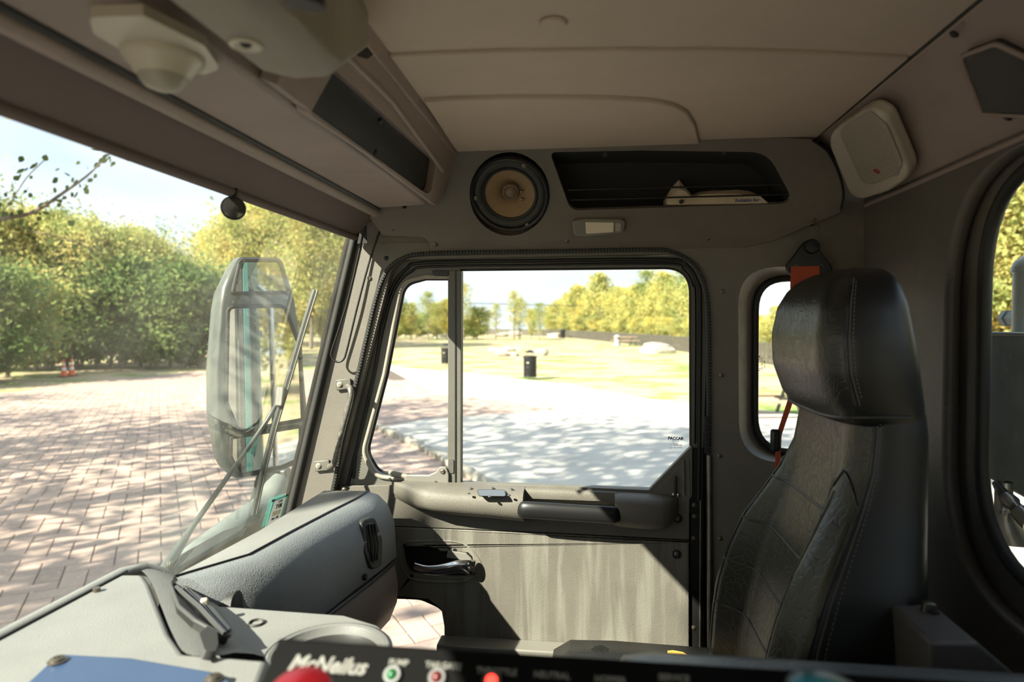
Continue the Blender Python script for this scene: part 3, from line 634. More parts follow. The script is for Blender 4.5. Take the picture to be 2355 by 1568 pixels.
rs = [asec(x, k, zt, zb) for x, k, zt, zb in ((.062, .93, 1.836, 1.748), (.075, 1, 1.837, 1.746), (.14, 1, 1.836, 1.742), (.18, .97, 1.835, 1.742), (.205, .82, 1.834, 1.748), (.228, .35, 1.828, 1.765), (.236, .05, 1.82, 1.78))]
loft('armrest', rs, M_door, dr, smooth=70)
gp = [asec(x, .30, 1.843-.0002*(i*10), 1.80) for i, x in enumerate((-.20, -.05, .07))]
loft('armrest_ledge', gp, M_door, dr, smooth=60)
# grab bar
gb = [V((-.205, 1.790, 1.795)), V((-.190, 1.757, 1.795)), V((-.165, 1.747, 1.797)), V((-.06, 1.746, 1.794)), V((.04, 1.748, 1.791)), V((.066, 1.757, 1.788)), V((.082, 1.790, 1.786))]
tube('grab_bar', spline(gb, 6), .0235, M_black, dr, seg=18, flat=((0, 0, 1), (1.0, .62)))
M_bronze = None
# rectangular pocket with rivets on the sill
pk = rnd([(1097, 1126, 4), (1160, 1127, 4), (1163, 1141, 4), (1103, 1140, 4)])
def ST(px, py, off=0.): return hit(px, py, (0, 1.79, 1.8443+off), (0, -.12, 1))
ring = [ST(*p) for p in pk]; tube('switch_bezel', ring, .0015, M_black, dr, closed=True, seg=6)
v, f = g_prism([[ST(a, b, .0012) for a, b in pk]], (0, 0, .0006)); mesh('switch_opening', v, f, M_padsky, dr)
for px, py in ((1083, 1123), (1133, 1122), (1176, 1124), (1078, 1135), (1126, 1142), (1171, 1139)): screw(ST(px, py, .0005), (0, -.1, 1), .0042, dr, M_steel)
# lower trim panel with handle opening and low vision window
low = [(783, 1203), (890, 1211), (1300, 1229), (1585, 1245, 4), (1585, 1700), (1023, 1700), (1022, 1440), (1015, 1400, 12), (985, 1377, 14), (930, 1372), (912, 1371), (912, 1366), (783, 1360)]
hh = rnd([(926, 1256, 3), (985, 1256, 3), (1000, 1260, 3), (1014, 1268), (1075, 1270, 4), (1086, 1280, 4), (1094, 1318, 8), (1080, 1328), (975, 1325, 8), (944, 1318, 12), (930, 1290)])
prism('lower_panel', [P_(rnd(low, 8), YU), P_(hh, YU)[::-1]], (0, .018, 0), M_doorlow, dr, bevel=.004, seg=3)
v, f = g_loft([P_(hh, YU+.004), P_(hh, YU+.055)], cap=False); f.append(tuple(range(len(hh), 2*len(hh)))); mesh('handle_recess', v, f, M_void, dr)
tube('recess_ridge', spline([PY(a, b, YU+.001) for a, b in ((920, 1262), (924, 1300), (938, 1325), (968, 1335), (1040, 1338), (1075, 1334), (1096, 1320))], 5), .004, M_doorlow, dr)
tube('recess_ridge', spline([PY(a, b, YU+.001) for a, b in ((930, 1246), (1000, 1243), (1060, 1248), (1090, 1270), (1108, 1300), (1112, 1330))], 5), .003, M_doorlow, dr)
for px, py in ((931, 1254), (1034, 1259), (1046, 1265)): lathe('fixing_hole', PY(px, py, YU-.0005), (0, -1, 0), [(.0055, 0), (.0055, .0006), (.0001, .0006)], M_black, dr, seg=12)
hp = prism('handle_plate', [P_(rnd([(1030, 1266, 4), (1072, 1272, 4), (1084, 1284, 3), (1096, 1316, 5), (1085, 1322, 4), (1068, 1290), (1026, 1282)]), YU-.003)], (0, .02, 0), M_greyp, dr, bevel=.002)
hs = spline([PY(1086, 1306, 1.80), PY(1072, 1303, 1.790), PY(1045, 1304, 1.786), PY(1010, 1310, 1.785), PY(980, 1310, 1.787), PY(953, 1302, 1.793)], 5)
n_ = len(hs); tube('door_handle', hs, [.0235-.012*(i/(n_-1))**.8 for i in range(n_)], M_chrome, dr, seg=18, flat=((0, 0, 1), (1.0, .5)))
for px, py, mm_ in ((1559, 1192, M_dark), (1556, 1274, M_dark)):
    lathe('screw_cup', PY(px, py, YU-.001), (0, -1, 0), [(.0125, -.002), (.0125, .002), (.010, .0025), (.009, -.001), (.0001, -.001)], mm_, dr); screw(PY(px, py, YU), (0, -1, 0), .006, dr, M_steel)
# low window
v, f = g_loft([P_(rnd([(884, 1364), (912, 1366), (912, 1371), (930, 1372), (985, 1377, 14), (1015, 1400, 12), (1022, 1440), (1023, 1640)], 8), YU+.01), P_(rnd([(884, 1364), (912, 1366), (912, 1371), (930, 1372), (985, 1377, 14), (1017, 1400, 12), (1025, 1440), (1026, 1640)], 8), 1.92)], cap=False, closed=False); mesh('low_window_edge', v, f, M_rubber, dr, bevel=0)
v, f = g_prism([P_([(860, 1350), (1040, 1350), (1040, 1640), (860, 1640)], 1.885)], (0, .003, 0)); mesh('low_pane', v, f, M_pane, dr)
v, f = g_box((-.17, 1.79, PY(1100, 1484, 1.77).z-.012), (.52, .06, .024)); mesh('sill_ledge', v, f, M_greyp, dr, bevel=.004)
# door edge (dark channel) with fixings
v, f = g_prism([P_([(1588, 1030), (1618, 1030), (1617, 1700), (1586, 1700)], YU+.012)], (0, .02, 0)); mesh('door_edge', v, f, M_black, dr, bevel=.002)
tube('edge_lip', [PY(1611, 1150, YU+.006), PY(1609, 1640, YU+.006)], .0028, M_steel, dr)
for px, py in ((1597, 1161), (1597, 1187), (1596, 1237), (1595, 1443)): screw(PY(px, py, YU+.011), (0, -1, 0), .005, dr, M_screw)
# toothed strip at the latch side
tv = [g_box(PY(1627, y, 1.786), (.007, .006, .0065), Matrix.Rotation(.5, 3, 'Y')) for y in range(962, 1040, 11)]
tv.append(g_box(PY(1626, 1000, 1.791), (.012, .006, .10))); v, f = join_geo(tv); tag(mesh('toothed_strip', v, f, M_rubber, tr), kind='stuff')

# ================================================================== THINGS ON THE WALLS
sc = SP(1172, 448, .0); ax = -SPN
sp_ = empty('door_speaker', sc, 'round black-rimmed speaker with tan paper cone above the passenger door', 'speaker')
lathe('surround_ring', sc, ax, [(.104, -.02), (.104, .004), (.099, .009), (.094, .006), (.092, -.006)], M_black, sp_, seg=48)
lathe('basket', sc-ax*.004, ax, [(.093, -.03), (.093, .004), (.088, .007), (.078, .006), (.074, .002), (.073, -.02)], M_dark, sp_, seg=48)
lathe('rubber_roll', sc-ax*.004, ax, [(.075, -.02), (.075, .001), (.071, .005), (.066, .003), (.064, -.02)], M_rubber, sp_, seg=48)
lathe('cone', sc-ax*.004, ax, [(.066, -.022), (.066, -.001), (.045, -.010), (.026, -.028), (.022, -.034), (.0001, -.034)], M_cone, sp_, seg=48)
lathe('dust_cap', sc-ax*.004, ax, [(.021, -.036), (.021, -.014), (.0185, -.013), (.0165, -.017), (.012, -.010), (.006, -.006), (.0001, -.005)], M_cap, sp_, seg=32)
for px, py in ((1206, 381), (1094, 456), (1213, 518)): screw(SP(px, py, .004), ax, .005, sp_)
for px, py in ((1199, 441), (1200, 459)): lathe('terminal', SP(px, py, -.010), ax, [(.0035, -.008), (.0035, .001), (.002, .002), (.0001, .0025)], M_steel, sp_, seg=10)
dl = empty('dome_light', SP(1376, 520, 0), 'small grey interior light with a rectangular lens under the overhead shelf', 'light')
prism('housing', [[SP(a, b, .001) for a, b in rnd([(1316, 503, 8), (1345, 499), (1430, 500, 12), (1438, 508), (1434, 530, 8), (1345, 539, 8), (1320, 537, 10)])]], -SPN*.016, M_greyp, dl, bevel=.005, seg=3)
prism('lens', [[SP(a, b, .0165) for a, b in rnd([(1346, 510, 2), (1412, 511, 2), (1411, 533, 2), (1348, 537, 2)])]], -SPN*.003, M_lens, dl, bevel=.0015)
prism('switch', [[SP(a, b, .0165) for a, b in rnd([(1415, 512, 2), (1429, 512, 2), (1428, 531, 2), (1415, 532, 2)])]], -SPN*.003, M_grille, dl, bevel=.001)
# crumpled bag in the cubby
bg_c = V((SP(1640, 470).x, 1.78, 2.565))
def bagp(px, py, y=1.775): return PY(px, py, y)
bl = [(1529, 474), (1529, 455), (1535, 443), (1547, 428), (1557, 414), (1568, 425), (1580, 440), (1590, 449), (1608, 441), (1640, 437), (1690, 437), (1722, 441), (1742, 450), (1760, 474)]
secs = []
for y, k in ((1.735, .55), (1.75, .9), (1.775, 1.0), (1.805, .92), (1.83, .6)):
    c = bagp(1640, 474, 1.775)
    secs.append([V((c.x+(p.x-c.x)*(.96+.04*k)+random.uniform(-.002, .002), y, c.z+(p.z-c.z)*k+random.uniform(-.003, .003))) for p in [bagp(a, b) for a, b in bl]])
bag = loft('storage_bag', secs, M_bag, smooth=25, loc=bg_c); tag(bag, 'crumpled beige paper bag lying in the open overhead shelf', 'bag')
text('printed_words', 'Suitable for', SP(1718, 461, -.0125)+V((0, -.003, 0)), (1, 0, 0), (0, -SPN.z, SPN.y), .013, M_blueink, bag)
text('printed_words', 'storage use', SP(1722, 468, -.0125)+V((0, -.003, 0)), (1, 0, 0), (0, -SPN.z, SPN.y), .009, M_blueink, bag)
# rear corner lamp / speaker cover
rlp = lambda px, py, off=0.: RPx(px, py, off); RN = V(RPN).normalized()
cs = empty('corner_lamp', rlp(2020, 335), 'off-white rounded ribbed cover with a small red emblem in the upper rear corner', 'lamp')
body = rnd([(1918, 288, 45), (2022, 218, 50), (2064, 240, 45), (2122, 378, 50), (2066, 416, 60), (2002, 438, 40), (1972, 425, 40)], 6)
prism('cover', [[rlp(a, b, .0) for a, b in body]], RN*.032, M_white, cs, bevel=.010, seg=4)
gr = rnd([(1928, 298, 25), (1998, 250, 28), (2040, 285, 10), (2078, 375, 18), (2064, 400, 14), (2008, 424, 22), (1982, 418, 18)], 6)
prism('grille', [[rlp(a, b, .0325) for a, b in gr]], RN*.002, M_grille, cs, bevel=.001)
ribs = []
for k in range(34):
    t = k/33; a = V((1928+(1990-1928)*t*1.0, 300+(424-300)*t)); b = V((2000+(2066-2000)*t, 252+(402-252)*t))
    pa, pb = rlp(a.x+4*math.sin(t*3.1), a.y, .0355), rlp(b.x+10*math.sin(t*3.1), b.y, .0355); ribs.append(g_tube([pa, pb], .0009, 4))
v, f = join_geo(ribs); tag(mesh('grille_ribs', v, f, M_white, cs), kind='stuff')
lathe('red_emblem', rlp(2017, 393, .035), RN, [(.0075, 0), (.0075, .002), (.006, .003), (.0001, .003)], M_redem, cs)
# sun visor
sv = empty('sun_visor', (-.6, .7, 2.58), 'brown-grey roller sun shade pulled partly down across the top of the windshield', 'sun shade')
v, f = g_tube([(-.578, Y0+.02, 2.600), (-.578, 1.70, 2.600)], .0135, 14); mesh('roller_tube', v, f, M_head, sv, smooth=60)
v, f = g_tube([(-.560, Y0+.02, 2.604), (-.560, 1.67, 2.604)], .006, 8); mesh('mounting_rail', v, f, M_rubber, sv, smooth=60)
vs_ = []; 
fab = [(-.586, 2.612), (-.620, 2.583), (-.650, 2.556), (-.664, 2.545)]
v, f = g_loft([[V((x, y, z)) for x, z in fab]+[V((x-.003, y, z-.002)) for x, z in fab[::-1]] for y in (Y0+.03, .6, 1.2, 1.765)]); mesh('shade_fabric', v, f, M_fabric, sv)
v, f = g_tube([(-.665, Y0+.03, 2.545), (-.665, 1.775, 2.545)], .0095, 12); mesh('bottom_bar', v, f, M_fabric, sv, smooth=60)
sm = hit(537, 478, (-.66, 0, 0), (1, 0, 0))
vm = empty('visor_mirror', sm, 'small round black convex mirror hanging below the sun shade', 'mirror')
ax2 = V((.62, -.78, .05)).normalized()
lathe('housing', sm-ax2*.004, ax2, [(.015, -.008), (.021, -.004), (.0225, .002), (.0215, .005)], M_black, vm, seg=24)
lathe('mirror_face', sm-ax2*.004, ax2, [(.0205, .002), (.0195, .005), (.010, .007), (.0001, .0076)], mat('dull_mirror', (.10, .10, .09), .15, metal=.6), vm, seg=24)
tube('bracket', [sm+V((0, 0, .018)), sm+V((-.002, .004, .032)), sm+V((-.004, .006, .045))], [.005, .008, .009], M_black, vm)
# hanging cable loop and strap
cp = [hit(848, 478, (0, 1.775, 0), (0, 1, 0)), PY(843, 500, 1.77), PY(826, 580, 1.77), PY(800, 690, 1.768), PY(775, 770, 1.766), PY(763, 806, 1.765), PY(763, 822, 1.765), PY(775, 832, 1.765), PY(790, 826, 1.765), PY(799, 800, 1.767), PY(822, 705, 1.77), PY(850, 600, 1.772), PY(872, 535, 1.775), PY(884, 500, 1.778), PY(888, 484, 1.78)]
cb = tube('hanging_cable', spline(cp, 6), .0030, M_black, loc=cp[0]); tag(cb, 'thin black cable hanging in a long loop down the windshield pillar', 'cable')
gl = []
for k in range(5): gl.append(g_lathe(cp[0].lerp(cp[1], k*.28)+V((0, 0, .004)), (cp[1]-cp[0]), [(.0085, 0), (.0095, .0015), (.0085, .003), (.005, .0035)], 12))
v, f = join_geo(gl); mesh('strain_relief', v, f, M_black, cb)
stp = [PY(880, 484, 1.76), PY(886, 500, 1.758), PY(896, 515, 1.757), PY(905, 531, 1.756)]
st = tube('pull_strap', stp, [.006, .0065, .006, .0008], M_black, loc=stp[0], flat=((1, 0, 0), (1, .25))); tag(st, 'short black pointed strap dangling at the end of the windshield header', 'strap')
# grab handle on the pillar
g0, g1 = PY(786, 884, 1.79), PY(737, 1071, 1.79)
gh = empty('pillar_handle', g0, 'worn metal grab handle bolted to the windshield pillar beside the door', 'handle')
for q, (a, b) in ((g0, (1, .3)), (g1, (1, .3))):
    box('bracket', q+V((.004, .004, 0)), (.046, .008, .030), M_frame, gh, rot=Matrix.Rotation(-.12, 3, 'Y'), bevel=.002)
    screw(q+V((-.006, -.001, 0)), (0, -1, 0), .0068, gh, M_grille)
hr = spline([PY(800, 888, 1.782), PY(807, 897, 1.765), PY(804, 925, 1.758), PY(788, 985, 1.758), PY(772, 1050, 1.758), PY(766, 1068, 1.766), PY(756, 1074, 1.782)], 5)
tube('bar', hr, .0088, mat('chipped_paint', (.16, .15, .13), .35, metal=.3, var=.6, varscale=60), gh, seg=12)
# seat belt
ba = PY(1860, 592, 1.765)
bt = empty('seat_belt', ba, 'black triangular belt anchor with orange webbing on the rear door pillar', 'seat belt')
prism('anchor_plate', [[PY(a, b, 1.768) for a, b in rnd([(1860, 540, 22), (1918, 618, 12), (1905, 636, 8), (1822, 636, 8), (1806, 614, 12)])]], (0, .012, 0), M_black, bt, bevel=.003)
lathe('bolt_cap', PY(1866, 567, 1.767), (0, -1, 0), [(.019, 0), (.019, .006), (.016, .010), (.0001, .011)], M_black, bt)
for px in (1830, 1888): tube('slot_edge', [PY(px-6, 612, 1.765), PY(px, 608, 1.764), PY(px+6, 613, 1.765)], .0015, M_steel, bt)
wb = []
for xc, b, y, hw_, tw in ((1852, 612, 1.76, .035, 0), (1851, 660, 1.752, .035, 0), (1850, 720, 1.745, .030, .1), (1846, 820, 1.73, .012, .5), (1822, 910, 1.715, .007, 1.1), (1792, 1000, 1.71, .006, 1.3), (1786, 1120, 1.71, .006, 1.3)):
    p = PY(xc, b, y); u = V((hw_, 0, 0)); wb.append([p-u, p+u, p+u+V((0, .003, 0)), p-u+V((0, .003, 0))])
v, f = g_loft(wb); mesh('webbing', v, f, M_orange, bt)
box('guide_clip', PY(1783, 1012, 1.70), (.022, .02, .055), M_black, bt, bevel=.006)
v, f = g_tube([PY(1722, 1500, 1.62), PY(1712, 1516, 1.62)], .006, 6); mesh('lower_webbing', v, f, M_orange, bt)

# ================================================================== SEAT
seat = empty('passenger_seat', (.42, 1.30, 1.10), 'black high-back leather passenger seat with worn creased bolsters', 'seat')
def lerp_tab(tab, z):
    tab = sorted(tab)
    if z <= tab[0][0]: return tab[0][1:]
    for a, b in zip(tab[:-1], tab[1:]):
        if z <= b[0]:
            t = (z-a[0])/(b[0]-a[0]); t = t*t*(3-2*t) if False else t
            return tuple(p+(q-p)*t for p, q in zip(a[1:], b[1:]))
    return tab[-1][1:]
#        z     yc    hw    xf    xb    bolster
HEAD = [(2.400, 1.285, .06, .450, .490, 0), (2.394, 1.285, .115, .425, .503, 0), (2.375, 1.285, .160, .402, .510, .004), (2.335, 1.285, .187, .384, .518, .006), (2.28, 1.285, .197, .374, .527, .006), (2.22, 1.285, .197, .374, .538, .004), (2.165, 1.285, .190, .388, .548, 0), (2.135, 1.285, .182, .408, .550, 0)]
BACK = [(2.155, 1.285, .182, .424, .549, 0), (2.12, 1.285, .186, .428, .552, .004), (2.06, 1.287, .192, .424, .554, .008), (2.00, 1.292, .207, .412, .554, .018), (1.94, 1.298, .232, .395, .552, .032), (1.88, 1.303, .258, .378, .549, .048), (1.80, 1.308, .276, .358, .544, .058), (1.72, 1.31, .283, .340, .538, .060), (1.65, 1.31, .284, .326, .528, .055), (1.55, 1.31, .275, .310, .515, .045), (1.46, 1.31, .26, .31, .50, .03)]
def ring(tab, z, n=44):
    yc, hw, xf, xb, bo = lerp_tab(tab, z); xm = (xf+xb)/2; hx = (xb-xf)/2; o = []
    for k in range(n):
        a = 2*math.pi*k/n; ca, sa = math.cos(a), math.sin(a)
        y = yc+hw*math.copysign(abs(ca)**.52, ca); x = xm+hx*math.copysign(abs(sa)**.52, sa)
        if sa < 0:
            t = abs(y-yc)/hw; s = min(max((t-.50)/.30, 0), 1)*min(max((1.02-t)/.10, 0), 1); x -= bo*s*(s*(3-2*s)/max(s, .01) if s < 1 else 1)
        o.append(V((x, y, z)))
    return o
def zs(a, b, n): return [a+(b-a)*i/n for i in range(n+1)]
loft('headrest', [ring(HEAD, z) for z in [2.400, 2.398, 2.395, 2.388]+zs(2.38, 2.135, 16)], M_leather, seat, smooth=70)
BACK = [(z, a, b, c_, d_-.012*min(1, max(0, (2.1-z)/.2)), e) for z, a, b, c_, d_, e in BACK]
loft('backrest', [ring(BACK, z) for z in zs(2.155, 1.46, 36)], M_leather, seat, smooth=70)
def surf(tab, z, k, out=.002):
    r = ring(tab, z, 44); c = V((sum(p.x for p in r)/44, sum(p.y for p in r)/44, z)); i = int(k) % 44; p = r[i].lerp(r[(i+1) % 44], k-int(k)); return p+(p-c).normalized()*out
for nm in ('headrest', 'backrest'):
    me = bpy.data.objects[nm].data; me.materials.append(M_leather2)
    for p in me.polygons:
        if len(p.vertices) == 4:
            ks_ = [v % 44 for v in p.vertices]
            if min(ks_) >= 9 and max(ks_) <= 25: p.material_index = 1
# ring index: 0 = far side (+y), 11 = rear, 22 = near side (-y), 33 = front centre
tube('neck_seam', [surf(HEAD, 2.152-.012*math.cos((k-33)/11*math.pi/2)**2, k, .0005) for k in zs(21, 45, 40)], .0032, M_leather2, seat, seg=6)
for kk, m_, rr, du in ((24.6, M_leather2, .0030, 0), (24.1, M_stitch, .0009, .001)):
    tube('piping' if du == 0 else 'stitch_line', [surf(HEAD, z, kk, .0004+du) for z in zs(2.375, 2.17, 24)], rr, m_, seat, seg=6)
    tube('piping' if du == 0 else 'stitch_line', [surf(BACK, z, kk, .0004+du) for z in zs(2.15, 1.50, 50)], rr, m_, seat, seg=6)
st_ = []
for tab, a, b, n in ((HEAD, 2.37, 2.18, 28), (BACK, 2.15, 1.52, 84)):
    for i in range(n):
        z = a+(b-a)*i/n; st_.append(g_tube([surf(tab, z, 23.7, .0012), surf(tab, z+(b-a)/n*.55, 23.7, .0012)], .0010, 4))
v, f = join_geo(st_); tag(mesh('stitching', v, f, M_stitch, seat), kind='stuff')
for k in (29.0, 37.4):
    tube('insert_seam', [surf(BACK, z, k+(.8*math.sin((2.1-z)*5) if k < 33 else -.8*math.sin((2.1-z)*5)), .0002) for z in zs(2.02, 1.48, 40)], .0022, M_leather2, seat, seg=6)
for z in (1.985, 1.885, 1.785, 1.685): tube('cross_seam', [surf(BACK, z-.012*math.cos((k-33)/5), k, .0002) for k in zs(29.6, 36.8, 14)], .0024, M_leather2, seat, seg=6)
tube('wing_seam', [surf(BACK, 2.055-.06*((29-k)/5)**1.3 if k < 29 else 2.055-.03*(k-29), k, .0003) for k in zs(24.6, 31, 16)], .0024, M_leather2, seat, seg=6)
# cushion
def csec(y, zt, x0=-.10, x1=.36): return [V((x0+.03, y, zt-.15)), V((x0, y, zt-.09)), V((x0+.01, y, zt-.03)), V((x0+.05, y, zt-.004)), V((x0+.15, y, zt)), V((x1-.08, y, zt-.004)), V((x1, y, zt-.01)), V((x1, y, zt-.15))]
loft('cushion', [csec(1.04, 1.50), csec(1.06, 1.545), csec(1.12, 1.555), csec(1.2, 1.535), csec(1.40, 1.535), csec(1.48, 1.552), csec(1.55, 1.548), csec(1.575, 1.50)], M_leather, seat, smooth=70)
box('pedestal', (.14, 1.30, 1.22), (.36, .40, .33), M_black, seat, bevel=.02)
tc = PY(1385, 1495, 1.52)
v, f = g_loft([[PY(a, b, y) for a, b in ((1348, 1512), (1352, 1497), (1368, 1486), (1385, 1483), (1398, 1490), (1410, 1506), (1414, 1514))] for y in (1.50, 1.51, 1.54)]); mesh('torn_cover', v, f, M_leather, seat)
v, f = g_loft([[PY(a, b, y) for a, b in ((1536, 1512), (1535, 1496), (1548, 1495), (1570, 1499), (1588, 1508), (1592, 1516))] for y in (1.49, 1.50, 1.54)]); mesh('exposed_foam', v, f, M_foam, seat)
# bracket and box behind the seat
lv = empty('seat_bracket', (.50, 1.02, 1.60), 'upright dark slotted metal bracket behind the passenger seat', 'bracket')
prism('plate', [[PY(a, b, 1.02) for a, b in rnd([(2128, 1386, 8), (2160, 1390, 12), (2150, 1470), (2120, 1600), (2085, 1600), (2098, 1490), (2118, 1440)])]], (0, .012, 0), mat('dark_metal', (.10, .10, .09), .35, metal=.7), lv, bevel=.002)
lathe('bolt', PY(2148, 1410, 1.019), (0, -1, 0), [(.007, 0), (.007, .004), (.0001, .005)], M_black, lv, seg=6)
rb = [(2140, 1476, 12), (2250, 1478, 10), (2355, 1568), (2420, 1640), (2140, 1640)]
rbx = prism('storage_box', [[PY(a, b, .93) for a, b in rnd(rb)]], (0, .14, 0), mat('box_plastic', (.075, .07, .075), .4, bump=G, var=.1), bevel=.008, seg=3); tag(rbx, 'dark plastic storage box with sloped lid against the rear wall', 'box')
# ================================================================== DASHBOARD
da = empty('dashboard', (-.6, .8, 1.3), 'pale grey vinyl dashboard with raised centre hump, padded passenger side and round cup well', 'dashboard')
ZT = 1.846
hump = [(-.850, -.40), (-.852, 1.08)]+[(PZ(a, b, ZT).x, PZ(a, b, ZT).y) for a, b in ((332, 1319), (346, 1340), (368, 1395), (393, 1455), (425, 1500), (520, 1507), (620, 1515), (600, 1568))]+[(-.43, .55), (-.43, -.40)]
v, f = g_prism([[V((x, y, ZT)) for x, y in hump]], (0, 0, -.10)); mesh('centre_hump', v, f, M_dash, da, bevel=.010, seg=4)
v, f = g_tube([(-.862, -.42, 1.838), (-.860, .6, 1.840), (-.858, 1.09, 1.840), (-.845, 1.135, 1.834), (-.82, 1.16, 1.815)], .0125, 12); mesh('defroster_lip', v, f, M_dash, da, smooth=60)
tube('lip_seam', [(-.846, -.4, 1.8475), (-.846, 1.09, 1.8475)], .0022, M_black, da)
lathe('lip_plug', PZ(222, 1352, 1.852), (0, 0, 1), [(.006, -.01), (.006, .0005), (.0001, .001)], M_screw, da, seg=10)
tp = [PZ(a, b, ZT-.003) for a, b in ((325, 1312), (336, 1322), (350, 1343), (372, 1398), (397, 1458), (429, 1503), (500, 1508))]
bt_ = [PZ(a, b, 1.795) for a, b in ((392, 1312), (428, 1335), (468, 1368), (515, 1405), (548, 1452), (580, 1490), (622, 1514))]
def ruled(a, b, k, bulge): return [p.lerp(q, k)+V((0, 0, bulge)) for p, q in zip(a, b)]
rows = [spline(r, 4) for r in (tp, ruled(tp, bt_, .3, .006), ruled(tp, bt_, .65, .006), bt_, [p+V((.01, .01, -.07)) for p in bt_])]
v, f = g_loft(rows, cap=False, closed=False); mesh('hump_skirt', v, f, M_dash, da, smooth=70)
vp0, vp1, vp2 = PZ(382, 1400, ZT), PZ(520, 1408, 1.797), PZ(412, 1322, 1.80)
VN = (vp1-vp0).cross(vp2-vp0).normalized(); VN = -VN if VN.z < 0 else VN
def VP(px, py, off=.006): return hit(px, py, vp0+VN*off, VN)
vl = rnd([(391, 1342, 5), (415, 1345, 10), (462, 1376, 10), (531, 1452, 8), (528, 1463, 6), (505, 1458, 8), (448, 1426, 10), (412, 1395, 8)])
vent = prism('air_vent', [[VP(a, b, .008) for a, b in vl]], VN*-.02, M_black, da, bevel=.003)
tube('vent_frame', [VP(a, b, .009) for a, b in vl], .0035, mat('vent_blade', (.07, .07, .068), .4), da, closed=True)
for i, (a, b) in enumerate((((405, 1350), (516, 1458)), ((420, 1350), (522, 1455)), ((434, 1356), (526, 1451)), ((448, 1365), (528, 1448)))):
    pa, pb = VP(*a, .012), VP(*b, .012); t = (pb-pa).normalized()
    v, f = g_tube([pa, pa.lerp(pb, .5)+VN*.003, pb], (.0019 if i else .0032), 6, flat=(tuple(VN), (1.3, 1))); mesh('vent_slat', v, f, mat('vent_blade', (.07, .07, .068), .4), vent)
c_ = VP(470, 1384, .018); v, f = g_box(c_, (.012, .012, .012), Matrix.Rotation(.6, 3, 'Z')); mesh('vent_knob', v, f, M_white, vent, bevel=.003)
prism('hump_cap', [[VP(a, b, .012) for a, b in rnd([(457, 1455, 6), (478, 1437, 12), (500, 1448, 10), (503, 1480, 10), (494, 1499, 8), (470, 1494, 10)])]], VN*-.012, mat('vent_blade', (.07, .07, .068), .4), da, bevel=.003)
# passenger side pad
pfar = [(-.80, 1.72), (-.752, 1.820), (-.728, 1.843), (-.605, 1.846), (-.575, 1.838), (-.548, 1.812), (-.530, 1.765), (-.525, 1.672), (-.535, 1.662), (-.62, 1.650), (-.80, 1.650)]
def padsec(y, dx, pr, dz=0): return [V((x+(dx if i in (3, 4, 5, 6, 7, 8) else 0)+(-.012 if i in (1, 2) and y < 1.3 else 0), y, z+dz)) for i, (x, z) in enumerate(pr)]
secs = [padsec(y, dx, pfar) for y, dx in ((1.08, -.14), (1.2, -.066), (1.35, -.048), (1.5, -.026), (1.62, -.006), (1.70, .0))]
secs[0] = [V((p.x, 1.08+(p.x+.745)*.3, p.z-(.005 if i in (1, 2) else 0))) for i, p in enumerate(secs[0])]
sh = [V((p.x-(.012 if i in (3, 4, 5, 6, 7, 8) else 0), 1.722, p.z-(.010 if 1 < i < 6 else 0))) for i, p in enumerate(secs[-1])]
sh2 = [V((p.x-(.035 if i in (3, 4, 5, 6, 7, 8) else 0), 1.735, p.z-(.03 if 1 < i < 6 else 0))) for i, p in enumerate(secs[-1])]
pad = loft('passenger_pad', secs+[sh, sh2], M_dashface, da, smooth=50, bevel=0)
topm = [[V((p.x, p.y, p.z+.0015)) for p in (s[1], s[2], s[3])] for s in secs+[sh]]
v, f = g_loft([[a, b, c, c-V((0, 0, .004)), b-V((0, 0, .004)), a-V((0, 0, .004))] for a, b, c in topm]); mesh('pad_top_skin', v, f, M_dash, pad)
tube('pad_seam', [s[3]+V((.001, 0, .001)) for s in secs+[sh]], .0022, M_black, pad)
klow = [(-.535, 1.662), (-.520, 1.655), (-.512, 1.61), (-.515, 1.56), (-.535, 1.51), (-.575, 1.470), (-.66, 1.45), (-.90, 1.45), (-.90, 1.662)]
ks = [[V((x+(dx if x > -.7 else 0), y, z)) for x, z in klow] for y, dx in ((1.08, -.10), (1.35, -.055), (1.55, -.012), (1.67, 0), (1.70, -.012))]
loft('kick_panel', ks, M_kick, da, smooth=60)
tube('pad_gap', [V((-.522+dx, y, 1.664)) for y, dx in ((1.1, -.085), (1.35, -.05), (1.55, -.016), (1.70, .0))], .004, M_black, da)
pv = [(833, 1196, 14), (862, 1186, 12), (881, 1240), (879, 1300, 12), (858, 1312, 12), (838, 1268)]
XV = -.530
def PVx(px, py, o): return hit(px, py, (o, 1.70, 1.765), (1, -.16, .20))
v, f = g_prism([[PVx(a, b, XV+.006) for a, b in rnd(pv, 6)]], (-.03, 0, 0)); sv_ = mesh('side_vent', v, f, M_dark, pad, bevel=.004, seg=3)
v, f = g_prism([[PVx(a, b, XV+.008) for a, b in rnd([(842, 1206, 10), (860, 1200, 10), (873, 1245), (871, 1288, 10), (860, 1298, 8), (847, 1262)], 6)]], (-.004, 0, 0)); mesh('vent_louvre', v, f, M_black, sv_, bevel=.002)
for k in range(3):
    a = (848+7*k, 1204); b = (858+5*k, 1292-2*k); tube('vent_slat', [PVx(*a, XV+.010), PVx((a[0]+b[0])/2+4, 1248, XV+.012), PVx(*b, XV+.010)], .0022, M_dark, sv_)
lathe('lock_plug', PVx(842, 1327, -.530), (1, 0, 0), [(.008, -.01), (.008, .002), (.0001, .003)], M_black, pad, seg=14)
lathe('round_vent', hit(548, 1396, (-.652, 0, 0), (1, 0, 0)), (1, 0, .2), [(.03, -.02), (.03, .003), (.022, .006), (.0001, .004)], M_dark, pad)
